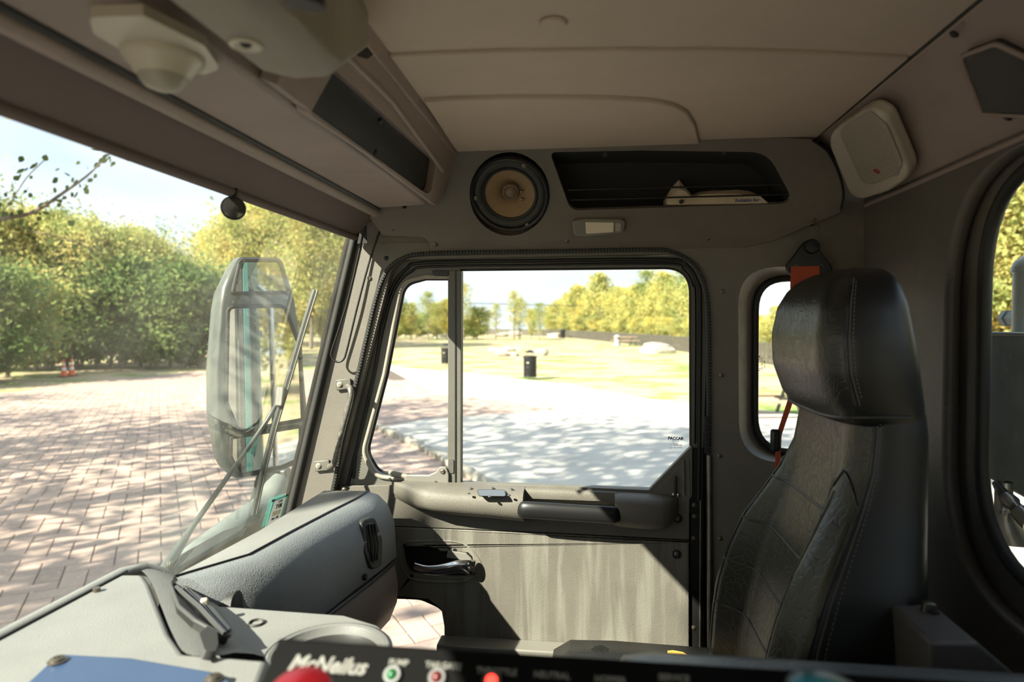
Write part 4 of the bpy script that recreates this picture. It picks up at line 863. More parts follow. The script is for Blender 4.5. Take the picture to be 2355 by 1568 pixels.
# cup tray
ZC = 1.80
tray = [(PZ(a, b, ZC).x, PZ(a, b, ZC).y) for a, b in rnd([(480, 1393), (790, 1416), (870, 1440, 30), (912, 1500, 20), (915, 1568)], 6)]+[(-.30, .50), (-.66, .50)]
cc = PZ(757, 1500, ZC); cr_ = .092
ringp = [V((cc.x+cr_*math.cos(a), cc.y+cr_*math.sin(a), ZC)) for a in [2*math.pi*k/40 for k in range(40)]]
v, f = g_prism([[V((x, y, ZC)) for x, y in tray], ringp[::-1]], (0, 0, -.12)); mesh('cup_tray', v, f, M_dash, da, bevel=.008, seg=3)
lathe('well_ring', cc, (0, 0, 1), [(.094, -.02), (.094, .001), (.089, .004), (.084, .002), (.079, -.008), (.076, -.010)], M_dash, da, seg=48)
lathe('cup_well', cc, (0, 0, 1), [(.0765, -.009), (.072, -.016), (.068, -.075), (.0001, -.08)], mat('well_plastic', (.05, .05, .047), .5), da, seg=48)
lathe('well_rim', cc, (0, 0, 1), [(.0955, -.01), (.0955, .0015), (.0925, .003), (.090, .0015)], M_black, da, seg=48)
lathe('tray_hole', PZ(590, 1434, ZC), (0, 0, 1), [(.012, -.03), (.014, .001), (.012, .004), (.009, -.002), (.0001, -.02)], M_dark, da)
patch = [(516, 1402), (560, 1398), (574, 1408), (582, 1425), (600, 1440), (605, 1455), (610, 1475), (598, 1488), (585, 1500), (640, 1520), (540, 1520), (530, 1440)]
# blue cover plate with bolts
bp = [PZ(a, b, ZT+.008) for a, b in rnd([(135, 1503, 12), (300, 1512), (505, 1547, 14), (548, 1585, 14), (520, 1760), (-60, 1760), (20, 1610)], 6)]
pl_ = prism('cover_plate', [bp], (0, 0, -.007), M_bluepl, da, bevel=.002)
for px, py in ((132, 1520), (492, 1561)): screw(PZ(px, py, ZT+.009), (0, 0, 1), .0095, pl_, M_screw)

# body control panel
cpn = empty('control_panel', (0, .5, 1.85), 'black truck body control panel with white lettering, indicator lamps and a red lit throttle light', 'control panel')
c0 = PY(640, 1466, .62); sl = V((0, -.744, -.668)); cn = V((0, -.668, .744))
XR = .58
face = [c0, V((XR, .62, c0.z)), V((XR, .62, c0.z))+sl*.16, V((c0.x-.004, .62, c0.z))+sl*.16]
prism('housing', [face], cn*-.05, mat('panel_black', (.004, .004, .004), .7, spec=.08), cpn, bevel=.003, seg=2)
def CPt(px, py, off=.001): return hit(px, py, c0+cn*off, cn)
YD = (0, .744, .668)
text('lettering', 'McNeilus', CPt(752, 1530), (1, 0, 0), YD, .0205, M_letter, cpn, italic=.35, off=.0006)
for b, px, py in (('PUMP', 917, 1524), ('TAILGATE', 1020, 1531), ('THROTTLE', 1142, 1544), ('NEUTRAL', 1269, 1553), ('HOPPER', 1403, 1563), ('SERVICE', 1550, 1559)):
    text('lettering', b, CPt(px, py), (1, 0, 0), YD, .0078, M_letter, cpn, off=.0002)
def lamp(px, py, lens):
    l_ = lathe('indicator_lamp', CPt(px, py, 0), cn, [(.0095, 0), (.0095, .002), (.0080, .0045), (.0055, .0045), (.0050, .003)], M_alu, cpn, seg=20)
    lathe('lens', CPt(px, py, 0), cn, [(.0055, .001), (.0050, .005), (.003, .007), (.0001, .0075)], lens, l_, seg=16)
lamp(903, 1554, mat('green_lens', (.02, .12, .04), .2)); lamp(1006, 1560, mat('dark_red_lens', (.12, .02, .02), .2)); lamp(1131, 1568, M_led)
rk = empty('red_knob', PY(690, 1600, .50), 'blurred red mushroom stop button at the front edge of the control panel', 'button')
q = PY(690, 1600, .50)
lathe('button_head', q, (0, -.3, .95), [(.012, -.02), (.024, -.012), (.027, -.002), (.025, .006), (.014, .0125), (.0001, .014)], M_red, rk, seg=36)
lathe('stem', q, (0, -.3, .95), [(.011, -.075), (.011, -.01), (.0001, -.01)], M_black, rk, seg=20)
# padded armrest behind the panel, can with teal top
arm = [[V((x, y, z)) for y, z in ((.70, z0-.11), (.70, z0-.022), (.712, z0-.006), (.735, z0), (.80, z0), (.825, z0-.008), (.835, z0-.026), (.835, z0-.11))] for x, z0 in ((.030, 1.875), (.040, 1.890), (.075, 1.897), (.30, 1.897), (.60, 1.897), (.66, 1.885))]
ar = loft('padded_armrest', arm, M_padsky, smooth=60, loc=(.3, .77, 1.75)); tag(ar, 'smooth grey padded armrest, tinted blue for skylight, lying behind the black control panel', 'armrest')
cq = PY(1897, 1582, .50)
can = empty('drink_can', (cq.x, cq.y, 1.90), 'aluminium-rimmed can with a teal top at the right end of the control panel', 'can')
lathe('can_body', (cq.x, cq.y, 2.000), (0, 0, 1), [(.026, -.095), (.030, -.09), (.030, .015), (.0265, .028), (.0265, .031), (.0245, .031), (.0240, .026)], M_alu, can, seg=36)
lathe('can_top', (cq.x, cq.y, 2.000), (0, 0, 1), [(.0243, .020), (.0243, .027), (.018, .0275), (.0001, .0275)], M_teal, can, seg=36)
ec = box('engine_cover', (.16, .42, 1.47), (.98, .62, .84), M_dark, bevel=.02); tag(ec, 'dark moulded engine cover carrying the control panel between the seats', 'engine cover')
# dome lamp fitted under the header
dm = PZ(372, 150, 2.604); dl2 = empty('header_lamp', dm, 'blurred cream plastic dome fitting mounted under the windshield header', 'light')
prism('base_plate', [[PZ(a, b, 2.596) for a, b in rnd([(205, 40, 10), (330, 36, 12), (420, 80, 8), (470, 105, 20), (508, 160, 12), (470, 172, 12), (330, 150, 20), (282, 118, 14), (215, 78, 12)])]], (0, 0, .012), M_white, dl2, bevel=.004, seg=3)
qd = PZ(375, 128, 2.596)
lathe('dome', qd, (0, 0, -1), [(.042, -.004), (.042, .004), (.038, .009), (.034, .012), (.028, .022), (.018, .031), (.009, .034), (.0001, .035)], M_white, dl2, seg=36)
lathe('dome_lens', qd, (0, 0, -1), [(.027, .022), (.024, .028), (.019, .034), (.009, .038), (.0001, .039)], M_grille, dl2, seg=36)

# ================================================================== OUTSIDE THE WINDSHIELD
MC = V((-1.02, 2.02, 2.17)); MN = V((.85, -.52, .02)).normalized()
def MP(px, py, off=0.): return hit(px, py, MC+MN*off, MN)
sm_ = empty('side_mirror', MC, 'tall grey side mirror with one large and two small panes outside the windshield', 'mirror')
ho = rnd([(548, 590, 22), (648, 593, 22), (662, 640), (677, 690, 4), (693, 800), (706, 950), (702, 975), (698, 1058, 22), (650, 1082), (545, 1101, 16), (516, 1075), (497, 960), (496, 850), (508, 700), (515, 660)], 6)
cen = MP(600, 850)
front = [MP(a, b, 0) for a, b in ho]
def back(k, d): return [cen+(p-cen)*k-MN*d for p in front]
v, f = g_loft([back(.96, -.006), front, back(1.0, .03), back(.93, .08), back(.80, .115), back(.55, .135)]); hs_ = mesh('housing', v, f, M_mhouse, sm_, smooth=50)
for nm, l in (('main_glass', [(524, 705, 18), (655, 703, 20), (684, 780), (690, 800), (697, 965, 8), (640, 975), (562, 992, 8), (545, 985, 14), (520, 925)]), ('upper_glass', [(552, 598, 16), (644, 599, 16), (664, 672, 6), (534, 675, 6)]), ('lower_glass', [(531, 1006, 6), (692, 980, 6), (692, 1055, 22), (648, 1074), (548, 1094, 14), (530, 1050)])):
    g_ = prism(nm, [[MP(a, b, .009) for a, b in rnd(l, 6)]], MN*-.004, M_mglass, sm_, bevel=0)
    tube('glass_rim', [MP(a, b, .010) for a, b in rnd(l, 6)], .0065, M_rubber, g_, closed=True, seg=6)
arm_ = spline([PY(640, 1105, 1.98), PY(612, 1160, 1.9), PY(555, 1205, 1.78), PY(480, 1265, 1.65), PY(405, 1335, 1.52), PY(340, 1410, 1.42)], 5)
n_ = len(arm_); mesh('support_arm', *g_tube(arm_, [.036+.018*(i/n_) for i in range(n_)], 16), mat('arm_paint', (.20, .22, .20), .3, var=.25, varscale=14), sm_, smooth=60)
prism('lower_bracket', [[PY(a, b, 1.97) for a, b in rnd([(590, 1085, 6), (657, 1080, 6), (658, 1130, 8), (600, 1180, 10), (570, 1160)])]], (0, .04, 0), M_mhouse, sm_, bevel=.006)
# wiper just outside the glass
def WG(px, py, off=.02): return hit(px, py, (pB.x-off, 0, pB.z), (1, 0, -SL))
wi = empty('wiper', WG(380, 1320), 'long grey windshield wiper with its blade standing upright on the glass', 'wiper')
wa = [WG(368, 1326, .03), WG(385, 1300, .035), WG(410, 1262, .045), WG(440, 1215, .05), WG(560, 1045, .055), WG(612, 970, .055), WG(636, 930, .04), WG(646, 906, .035)]
mesh('arm', *g_tube(wa, [.011, .012, .010, .0062, .0058, .0058, .0062, .005], 8), M_mhouse, wi, smooth=60)
screw(WG(391, 1297, .015), (1, 0, .2), .007, wi, M_greyp)
bl_ = [WG(723, 667, .012), WG(694, 760, .012), WG(662, 870, .012), WG(628, 985, .012), WG(604, 1080, .012), WG(582, 1182, .012)]
mesh('blade', *g_tube(bl_, .0078, 6, flat=((1, 0, 0), (.8, 1))), M_mhouse, wi, smooth=30)
mesh('blade_spine', *g_tube([p+V((.009, 0, 0)) for p in bl_], .0028, 6), M_greyp, wi)
box('blade_clip', WG(645, 912, .014), (.02, .016, .05), M_greyp, wi, rot=Matrix.Rotation(-.25, 3, 'X'), bevel=.003)
# inspection sticker, printed for reading from outside
xi = lambda px, py: hit(px, py, (pB.x+.0004, 0, pB.z), (1, 0, -SL))
stk = [(628, 1149), (662, 1136), (645, 1197), (609, 1216)]
sk_ = empty('inspection_sticker', xi(635, 1175), 'white inspection sticker with teal border and mirrored lettering at the windshield corner', 'sticker')
prism('border', [[xi(*p) for p in stk]], (.0006, 0, 0), M_stickteal, sk_, bevel=0)
prism('white_field', [[xi(*p)+V((.0008, 0, 0)) for p in ((630.5, 1153), (657.5, 1142), (642.5, 1193), (612, 1209))]], (.0003, 0, 0), M_stick, sk_, bevel=0)
prism('tan_box', [[xi(*p)+V((.0013, 0, 0)) for p in ((627, 1177), (646, 1170), (642, 1181), (624, 1188))]], (.0003, 0, 0), M_sticktan, sk_, bevel=0)
for p4 in (((624.5, 1149), (632, 1147), (631, 1152), (624, 1155)), ((657, 1137), (663, 1135), (661.5, 1140), (656, 1142))): prism('tape_corner', [[xi(*p)+V((.0014, 0, 0)) for p in p4]], (.0003, 0, 0), M_inkblk, sk_, bevel=0)
sx = (xi(657, 1142)-xi(630, 1153)).normalized(); sy = (xi(630, 1153)-xi(612, 1209)).normalized(); sy = (sy-sx*sy.dot(sx)).normalized()
def mtext(b, px, py, s, m=M_inkblk, off=0.0):
    # mirrored: letters run toward -sx when seen from the cab
    o = text('lettering', b, xi(px, py)+V((.0016, 0, 0)), sx, sy, s, m, sk_, off=off); c = xi(px, py)+V((.0016, 0, 0))-wloc(sk_)
    for v_ in o.data.vertices:
        d = v_.co-c; v_.co = v_.co-2*sx*d.dot(sx)
mtext('N.Y.C.', 643.5, 1152.5, .0095); mtext('MVT', 640, 1164, .019, off=.0003); mtext('2022 - 2023', 631, 1191, .0085); mtext('paccar', 626, 1216, .008, off=.0003)
# hydraulic tank behind the rear window
XT = 1.02
tk = empty('hydraulic_tank', (1.2, 1.2, 1.6), 'weathered grey-blue steel tank standing behind the rear window', 'tank')
ta = PX(2246, 766, XT); tb = PX(2246, 1086, XT)
v, f = g_prism([[V((XT, ta.y, ta.z)), V((XT, .2, ta.z)), V((XT, .2, tb.z-.16)), V((XT, tb.y, tb.z))]], (.45, 0, 0)); mesh('body', v, f, M_tank, tk, bevel=.006)
tube('top_flange', [(XT, ta.y, ta.z), (XT, .2, ta.z)], .005, M_tank2, tk)
cf = PX(2374, 700, XT+.1); 
lathe('filter_canister', (cf.x, cf.y, ta.z), (0, 0, 1), [(.042, -.01), (.042, .155), (.046, .157), (.046, .170), (.040, .185), (.022, .20), (.0001, .203)], M_tank2, tk)
lathe('hex_port', (XT+.1, cf.y, 2.3-(732-745)/1500*cf.y), (0, 1, 0), [(.0001, .04), (.020, .04), (.020, .085), (.024, .086), (.024, .105), (.0001, .107)], M_tank, tk, seg=6)
fb = PX(2320, 1150, XT-.08)
ft = empty('hose_fitting', (fb.x, fb.y, fb.z-.06), 'metal hose fitting with black braided end below the steel tank', 'pipe fitting')
lathe('elbow_body', fb, (0, -.9, -.35), [(.0001, -.012), (.016, -.01), (.018, .01), (.013, .02), (.015, .04), (.020, .045), (.020, .09), (.0001, .09)], M_alu, ft)
lathe('braided_end', fb+V((0, .012, .006)), (0, .85, .45), [(.012, 0), (.010, .03), (.007, .045), (.0001, .046)], M_black, ft, seg=10)
lathe('stand_pipe', (fb.x+.02, PX(2352, 1180, XT).y-.03, fb.z-.03), (0, 0, -1), [(.018, -.06), (.018, .0), (.03, .03), (.07, .06), (.075, .07), (.0001, .075)], M_alu, ft)
for i in range(3): text('etched_mark', 'AS1 M57 DOT'[i*3:i*3+5], PX(2303+i*9, 1168+i*9, .7465), (0, .3, -1), (0, -1, -.3), .008, M_inkblk, win3)
# chassis outside reflections
gr_ = tube('exterior_rail', [(.40, 1.93, 1.55), (.40, 1.99, 1.6), (.40, 1.99, 2.5), (.40, 1.93, 2.55)], .014, M_chrome, loc=(.4, 1.95, 1.55)); tag(gr_, 'vertical grab rail on the outer side of the cab behind the door', 'rail')
# ================================================================== PARK
def gp(px, py): return PZ(px, py, 0)
# litter bins
def make_bin(loc, label):
    e_ = empty('litter_bin', loc, label, 'bin', 'slatted park litter bins'); p = V(loc)
    for k in range(22):
        a = 2*math.pi*k/22; c = p+V((.27*math.cos(a), .27*math.sin(a), .47)); r = Matrix.Rotation(a, 3, 'Z')
        v, f = g_box(c, (.012, .055, .82), r); mesh('slat', v, f, M_black, e_, smooth=0) if k else mesh('slat', v, f, M_black, e_, smooth=0)
    lathe('liner', p, (0, 0, 1), [(.24, .06), (.255, .80), (.0001, .80)], M_void, e_, seg=20)
    for z, r in ((.08, .28), (.46, .285), (.88, .295)): lathe('hoop', p+V((0, 0, z)), (0, 0, 1), [(r, 0), (r+.012, .02), (r, .04)], M_black, e_, seg=22)
    lathe('flared_rim', p+V((0, 0, .88)), (0, 0, 1), [(.285, 0), (.33, .06), (.32, .075), (.27, .06)], M_black, e_, seg=22)
    for k in range(4): a = math.pi/2*k+.5; tube('lid_post', [p+V((.2*math.cos(a), .2*math.sin(a), .92)), p+V((.17*math.cos(a), .17*math.sin(a), 1.12))], .012, M_black, e_, seg=6)
    lathe('lid', p+V((0, 0, 1.10)), (0, 0, 1), [(.0001, 0), (.19, 0), (.20, .02), (.15, .07), (.05, .11), (.0001, .115)], M_black, e_, seg=22)
    v, f = g_box(p+V((-.07, -.29, .68)), (.10, .01, .05)); mesh('notice', v, f, M_white, e_); return e_
make_bin(gp(1219, 870), 'black slatted park bin with domed lid standing in full view on the grass')
make_bin(gp(1026, 838), 'black slatted park bin half hidden by the door window bar')
b3 = empty('litter_bin', gp(1294, 777), 'tiny dark bin far off beside the pale boulder near the fence', 'bin', 'slatted park litter bins'); lathe('body', gp(1294, 777), (0, 0, 1), [(.4, 0), (.42, 1.1), (.5, 1.2), (.3, 1.5), (.0001, 1.5)], M_black, b3, seg=12)
# boulders
rocks = [((1140, 808), .45, 'pale boulder closest to the window bar in the stone ring behind the lidded bin'), ((1158, 818), .5, 'pale flat boulder in front in the stone ring, first from the window bar'), ((1172, 806), .42, 'pale boulder at the back of the stone ring'), ((1180, 818), .32, 'small dark boulder in front of the stone ring, next to the bin'),
 ((1196, 806), .35, 'small boulder of the stone ring touching the bin lid'), ((1243, 816), .5, 'low pale boulder behind the shadow of the lidded bin'), ((1247, 811), .35, 'small shaded boulder behind the low one past the lidded bin'),
 ((1073, 770), .95, 'pale boulder on the far crest, on the big pane side of the window bar'), ((1012, 777), .9, 'pale boulder on the far crest, on the vent pane side of the window bar'), ((1153, 774), .9, 'pale boulder on the far crest, first of the trio'), ((1166, 773), .8, 'pale boulder on the far crest, middle of the trio'), ((1182, 773), 1.2, 'pale boulder on the far crest, widest of the trio'),
 ((1273, 776), .9, 'flat white boulder beside the small far bin'), ((1518, 811), 1.0, 'large sloping boulder in front of the fence near the door pane edge'), ((1588, 800), 1.1, 'big grey boulder cut by the rear edge of the door pane')]
for i, ((px, py), s, lab) in enumerate(rocks):
    c = gp(px, py); v, f = rock_geo(c+V((0, 0, s*.25)), (s*1.25, s*.8, s*.55), random.uniform(-.6, .6), 40+i, 3); tag(mesh('boulder', v, f, M_stone, loc=c, smooth=25), lab, 'boulder', 'pale boulders on the lawn')
# picnic tables
M_wood = mat('weathered_wood', (.50, .35, .22), .8, var=.2)
def picnic(loc, rz, label, s=1.0):
    e_ = empty('picnic_table', loc, label, 'picnic table', 'picnic tables on the lawn'); p = V(loc); R3 = Matrix.Rotation(rz, 3, 'Z')
    def b(name, c, d, m=M_wood, extra=None):
        r = R3 @ extra if extra else R3; v, f = g_box(p+R3 @ V(c)*s, tuple(k*s for k in d), r); mesh(name, v, f, m, e_, smooth=0)
    for k in range(5): b('top_plank', (0, -.30+.15*k, .75), (1.9, .135, .045))
    for sd in (-1, 1):
        for k in range(2): b('seat_plank', (0, sd*(.62+.14*k), .45), (1.9, .125, .045))
        for sx_ in (-1, 1): b('leg', (sx_*.7, sd*.42, .37), (.06, .07, .9), M_frame, Matrix.Rotation(sd*.55, 3, 'X'))
    for sx_ in (-1, 1): b('cross_beam', (sx_*.7, 0, .42), (.06, 1.45, .07), M_frame)
picnic(gp(1438, 795), .35, 'brown picnic table far off before the fence in the door pane', 1.25)
picnic(gp(1752, 958)+V((0, 0, 0)), .2, 'picnic table close behind the truck in the quarter window', 1.0)
cl_ = gp(1420, 795); v, f = g_lathe(cl_, (0, 0, 1), [(.32, 0), (.34, 1.0), (.25, 1.15), (.0001, 1.15)], 12); tag(mesh('pale_drum', v, f, mat('drum_blue', (.30, .34, .36), .5), loc=cl_), 'pale drum standing beside the far picnic table', 'drum')
# cones
M_cone_o = mat('cone_orange', (.85, .13, .03), .5); M_cone_w = mat('cone_white', (.75, .75, .72), .5)
for px, py, lab in ((147, 866, 'orange and white traffic cone, the left one of the pair at the wood edge'), (165, 864, 'orange and white traffic cone, the right one of the pair at the wood edge')):
    p = gp(px, py); e_ = empty('traffic_cone', p, lab, 'traffic cone', 'traffic cones')
    box('base', p+V((0, 0, .02)), (.36, .36, .04), M_black, e_)
    R = [(.14, .04), (.105, .28)], [(.105, .28), (.08, .40)], [(.08, .40), (.065, .50)], [(.065, .50), (.05, .60)], [(.05, .60), (.028, .76), (.0001, .76)]
    for i, pr in enumerate(R): v, f = g_lathe(p, (0, 0, 1), [(r, z) for r, z in pr], 18); mesh('cone_band', v, f, M_cone_w if i % 2 else M_cone_o, e_)
ub = gp(448, 838); u_ = box('utility_cabinet', ub+V((0, 0, .55)), (.95, .6, 1.1), mat('cabinet_tan', (.34, .28, .2), .6), bevel=.03); tag(u_, 'tan utility cabinet by the grass edge under the trees', 'cabinet')
# fence
fe_ = empty('fence', (0, 0, 0), 'long low dark slatted fence along the far side of the lawn', 'fence')
M_fence = mat('dark_fence', (.085, .075, .06), .8)
pts = [gp(1105, 768.5), gp(1250, 772), gp(1330, 778), gp(1420, 787), gp(1500, 797), gp(1600, 812), gp(1700, 826), gp(1840, 848)]
hts = [1.6]*8
pq = []; 
for a, b in zip(pts[:-1], pts[1:]):
    L_ = (b-a).length; n_ = int(L_/.55); rz = math.atan2((b-a).y, (b-a).x)
    for k in range(n_):
        c = a.lerp(b, (k+.5)/n_); pq.append(g_box(c+V((0, 0, .62)), (.40, .03, 1.24), Matrix.Rotation(rz, 3, 'Z')))
    for z in (.3, 1.1): pq.append(g_box(a.lerp(b, .5)+V((0, 0, z)), (L_, .05, .07), Matrix.Rotation(rz, 3, 'Z')))
v, f = join_geo(pq); tag(mesh('slats', v, f, M_fence, fe_, smooth=0), kind='stuff')
for k, (a, b) in enumerate(zip(pts[:-1], pts[1:])):
    n_ = max(1, int((b-a).length/6))
    for i in range(n_): c = a.lerp(b, i/n_); v, f = g_box(c+V((0, 0, .7)), (.09, .09, 1.4)); mesh('post', v, f, M_fence, fe_, smooth=0)
ucb = [PY(880, 703, 110), PY(1050, 697, 110), PY(1280, 702, 110), PY(1700, 712, 110)]
uc = tube('overhead_wire', spline(ucb, 6), .07, M_black, loc=ucb[0], seg=5); tag(uc, 'single dark utility wire crossing the sky beyond the lawn', 'wire')

# ------------------------------------------------------------------ trees
def tree_meshes(seed, h, cw, nl, ls, base=.18, shape=1.0, droop=0.0, nb=26, lean=0.0, cl=.085):
    r = random.Random(seed); tv, tf = [], []
    top = V((lean*h, 0, h*.93)); tp_ = [V((0, 0, 0)), V((r.uniform(-.02, .02)*h, r.uniform(-.02, .02)*h, h*.35)), V((lean*h*.6+r.uniform(-.02, .02)*h, r.uniform(-.02, .02)*h, h*.65)), top]
    tk_ = spline(tp_, 4); n = len(tk_); parts = [g_tube(tk_, [h*.016*(1-i/(n))+.01 for i in range(n)], 6)]
    ends = []
    for k in range(nb):
        t = base+(1-base)*((k+.5)/nb)**.9*.97; i = min(int(t*(n-1)), n-2); p = tk_[i].lerp(tk_[i+1], t*(n-1)-i)
        u = (t-base)/(1-base); rad = cw*(math.sin(math.pi*min(1, (u*.86+.12)))**shape)*r.uniform(.65, 1.1)
        a = k*2.4+r.uniform(-.4, .4); d = V((math.cos(a), math.sin(a), 0)); rise = rad*r.uniform(.25, .9)-droop*rad
        q = p+d*rad+V((0, 0, rise)); mid_ = p.lerp(q, .5)+V((0, 0, rad*.10))
        parts.append(g_tube([p, mid_, q], [h*.005+.008, h*.003+.005, .006], 4))
        for s in (.35, .6, .8, 1.0): ends.append((p.lerp(q, s)+V((0, 0, rad*.1*(1-s))), rad*(.22+.12*s)+h*.012))
    tv, tf = join_geo(parts)
    lv_, lf = [], []
    for i in range(nl):
        c, s = r.choice(ends); s = max(s, cl*h*.35); p = c+V((r.gauss(0, s*.75), r.gauss(0, s*.75), r.gauss(0, s*.6)))
        nrm = V((r.gauss(0, 1), r.gauss(0, 1), r.gauss(0, 1)+.3)).normalized(); a = nrm.orthogonal().normalized(); b = nrm.cross(a); th = r.uniform(0, 6.28)
        a, b = a*math.cos(th)+b*math.sin(th), b*math.cos(th)-a*math.sin(th); z = ls*r.uniform(.6, 1.3); k = len(lv_)
        lv_ += [p-a*z, p-b*z*.5+nrm*z*.12, p+a*z, p+b*z*.5+nrm*z*.12]; lf.append((k, k+1, k+2, k+3))
    def mk(nm, v, f, m):
        me = bpy.data.meshes.new(nm); me.from_pydata([tuple(q) for q in v], [], f); me.materials.append(m); return me
    return mk, (tv, tf), (lv_, lf)
PROTO = {}
def proto(key, m, **k):
    mk, t, l = tree_meshes(**k); PROTO[key] = (mk('trunk', *t, M_bark), mk('foliage', *l, m), k['h'])
proto('dense', M_leafM, seed=1, h=9, cw=2.9, nl=11000, ls=.135, base=.08, nb=40, shape=.6)
proto('dense2', M_leafG, seed=2, h=9, cw=3.2, nl=11000, ls=.135, base=.05, nb=40, shape=.55)
proto('yellow', M_leafY, seed=3, h=9, cw=2.3, nl=8000, ls=.16, base=.08, nb=36, shape=.8)
proto('yellow2', M_leafY, seed=4, h=9, cw=2.0, nl=5500, ls=.16, base=.12, nb=30, shape=.9)
proto('sparse', M_leafM, seed=5, h=9, cw=1.7, nl=1500, ls=.14, base=.2, nb=26, shape=.9)
proto('sparse2', M_leafG, seed=6, h=9, cw=2.2, nl=3200, ls=.12, base=.15, nb=30, shape=.8)
proto('tall', M_leafM, seed=7, h=12, cw=3.0, nl=8000, ls=.15, base=.2, nb=38, shape=.7)
proto('bush', M_leafD, seed=8, h=3, cw=1.5, nl=5000, ls=.10, base=.02, nb=22, shape=.4, cl=.15)
proto('bush2', M_leafG, seed=9, h=3, cw=1.5, nl=5000, ls=.10, base=.02, nb=22, shape=.4, cl=.15)
proto('shade', M_leafM, seed=10, h=10, cw=3.2, nl=1500, ls=.14, base=.25, nb=34, shape=.6)
def plant(key, x, y, h, label, cat, group, name='tree', rot=None, sc=1.0):
    tm, lm, hh_ = PROTO[key]; e_ = empty(name, (x, y, 0), label, cat, group); s = h/hh_
    e_.rotation_euler = (0, 0, random.uniform(0, 6.28) if rot is None else rot); e_.scale = (s*sc, s*sc, s)
    for nm, me in (('trunk', tm), ('foliage', lm)):
        o = bpy.data.objects.new(nm, me); COL.objects.link(o); o.parent = e_
        if nm == 'foliage': o['kind'] = 'stuff'
    return e_
def tp(key, px, y, top, label, cat='tree', group=None, name='tree', sc=1.0):
    if group in (gY_, gK_):
        fd = 150
        for (a0, d0), (a1, d1) in zip(FD[:-1], FD[1:]):
            if a0 <= px <= a1: fd = d0+(d1-d0)*(px-a0)/(a1-a0)
        y = fd+(7 if group == gK_ else random.uniform(9, 17))
    KL = {'yellow': 'yellow-leaved ', 'yellow2': 'slender yellow-leaved ', 'sparse2': 'open green ', 'tall': 'high mixed-leaved ', 'dense2': 'broad green ', 'dense': 'full mixed-leaved ', 'bush2': 'light green ', 'bush': 'deep green ', 'sparse': 'nearly bare '}
    if group: label = KL[key]+label
    p = PY(px, 745, y); d = (p-EYE).dot(FW)/1.0; h = 2.3+(745-top)/1500*y
    return plant(key, p.x, y, h, label, cat, group, name, None, sc)
gY_ = 'yellow-green trees behind the fence'; gK_ = 'low growth behind the fence'
FD = [(1000, 150), (1105, 147), (1250, 128), (1330, 105), (1420, 82), (1500, 66), (1600, 52), (1700, 43), (1840, 34), (2000, 30)]
gL = 'trees of the wood beyond the paved plaza'; lab = 'tree in the dense wood beyond the paved plaza'
for px, y, top, k in ((-150, 28, 380, 'dense'), (-70, 29, 410, 'dense2'), (0, 30, 440, 'dense'), (60, 31, 460, 'dense2'), (120, 33, 455, 'dense'), (175, 31, 478, 'dense'), (225, 35, 490, 'dense2'), (275, 33, 500, 'dense'), (315, 36, 510, 'dense2'), (350, 37, 540, 'dense'), (385, 40, 560, 'dense2'), (425, 42, 585, 'dense'), (460, 48, 600, 'dense2')):
    tp(k, px, y, top, lab, 'tree', gL, sc=.9)
gB = 'bushes at the foot of the wood'; lab = 'low bush at the foot of the wood beyond the plaza'
for px in range(-120, 470, 34):
    y = 31.5-(0 if px > 150 else (150-px)*.035)+random.uniform(-.4, 1.0)
    if px < 40: y -= 1.5
    tp(random.choice(('bush', 'bush2', 'bush')), px, y, random.choice((620, 660, 700, 740, 760))+random.uniform(-15, 15), lab, 'bush', gB, 'bush', sc=1.1)
gM = 'tall trees behind the side mirror'; lab = 'tree in the row behind the side mirror'
for px, y, top, k in ((500, 66, 500, 'yellow'), (545, 60, 465, 'tall'), (590, 68, 430, 'yellow'), (635, 62, 440, 'tall'), (680, 64, 450, 'sparse2'), (715, 58, 460, 'tall'), (755, 66, 470, 'sparse2'), (795, 60, 480, 'tall'), (830, 66, 500, 'sparse2'), (565, 75, 560, 'dense'), (660, 78, 560, 'yellow'), (740, 74, 600, 'yellow')):
    tp(k, px, y, top, lab, 'tree', gM, sc=.95)
gV = 'green-yellow shrubs along the far edge of the lawn'; lab = 'rounded shrub in the hedge line along the far edge of the lawn'
for px in list(range(490, 1110, 26)): tp(random.choice(('bush2', 'bush2', 'dense')), px, random.uniform(95, 120), random.uniform(722, 742), lab, 'shrub', gV, 'shrub', sc=1.6)
gS = 'thin sparse trees on the skyline'; lab = 'young tree on the skyline past the lawn'
for px, y, top, k in ((885, 88, 640, 'sparse'), (912, 92, 668, 'yellow2'), (945, 96, 690, 'yellow2'), (985, 90, 664, 'sparse2'), (1005, 98, 690, 'yellow'), (1028, 92, 680, 'yellow2'), (1066, 92, 640, 'sparse'), (1120, 110, 712, 'sparse'), (1140, 104, 690, 'sparse'), (1182, 96, 660, 'sparse'), (1195, 100, 680, 'sparse2'), (1222, 96, 706, 'yellow2'), (1240, 92, 692, 'sparse2')):
    tp(k, px, y, top, lab, 'tree', gS)
tp('bush2', 1097, 95, 712, 'small round deep-green tree alone on the far lawn edge', 'tree', None, sc=.95)
gY = 'yellow-green trees behind the fence'; lab = 'young tree behind the dark fence'
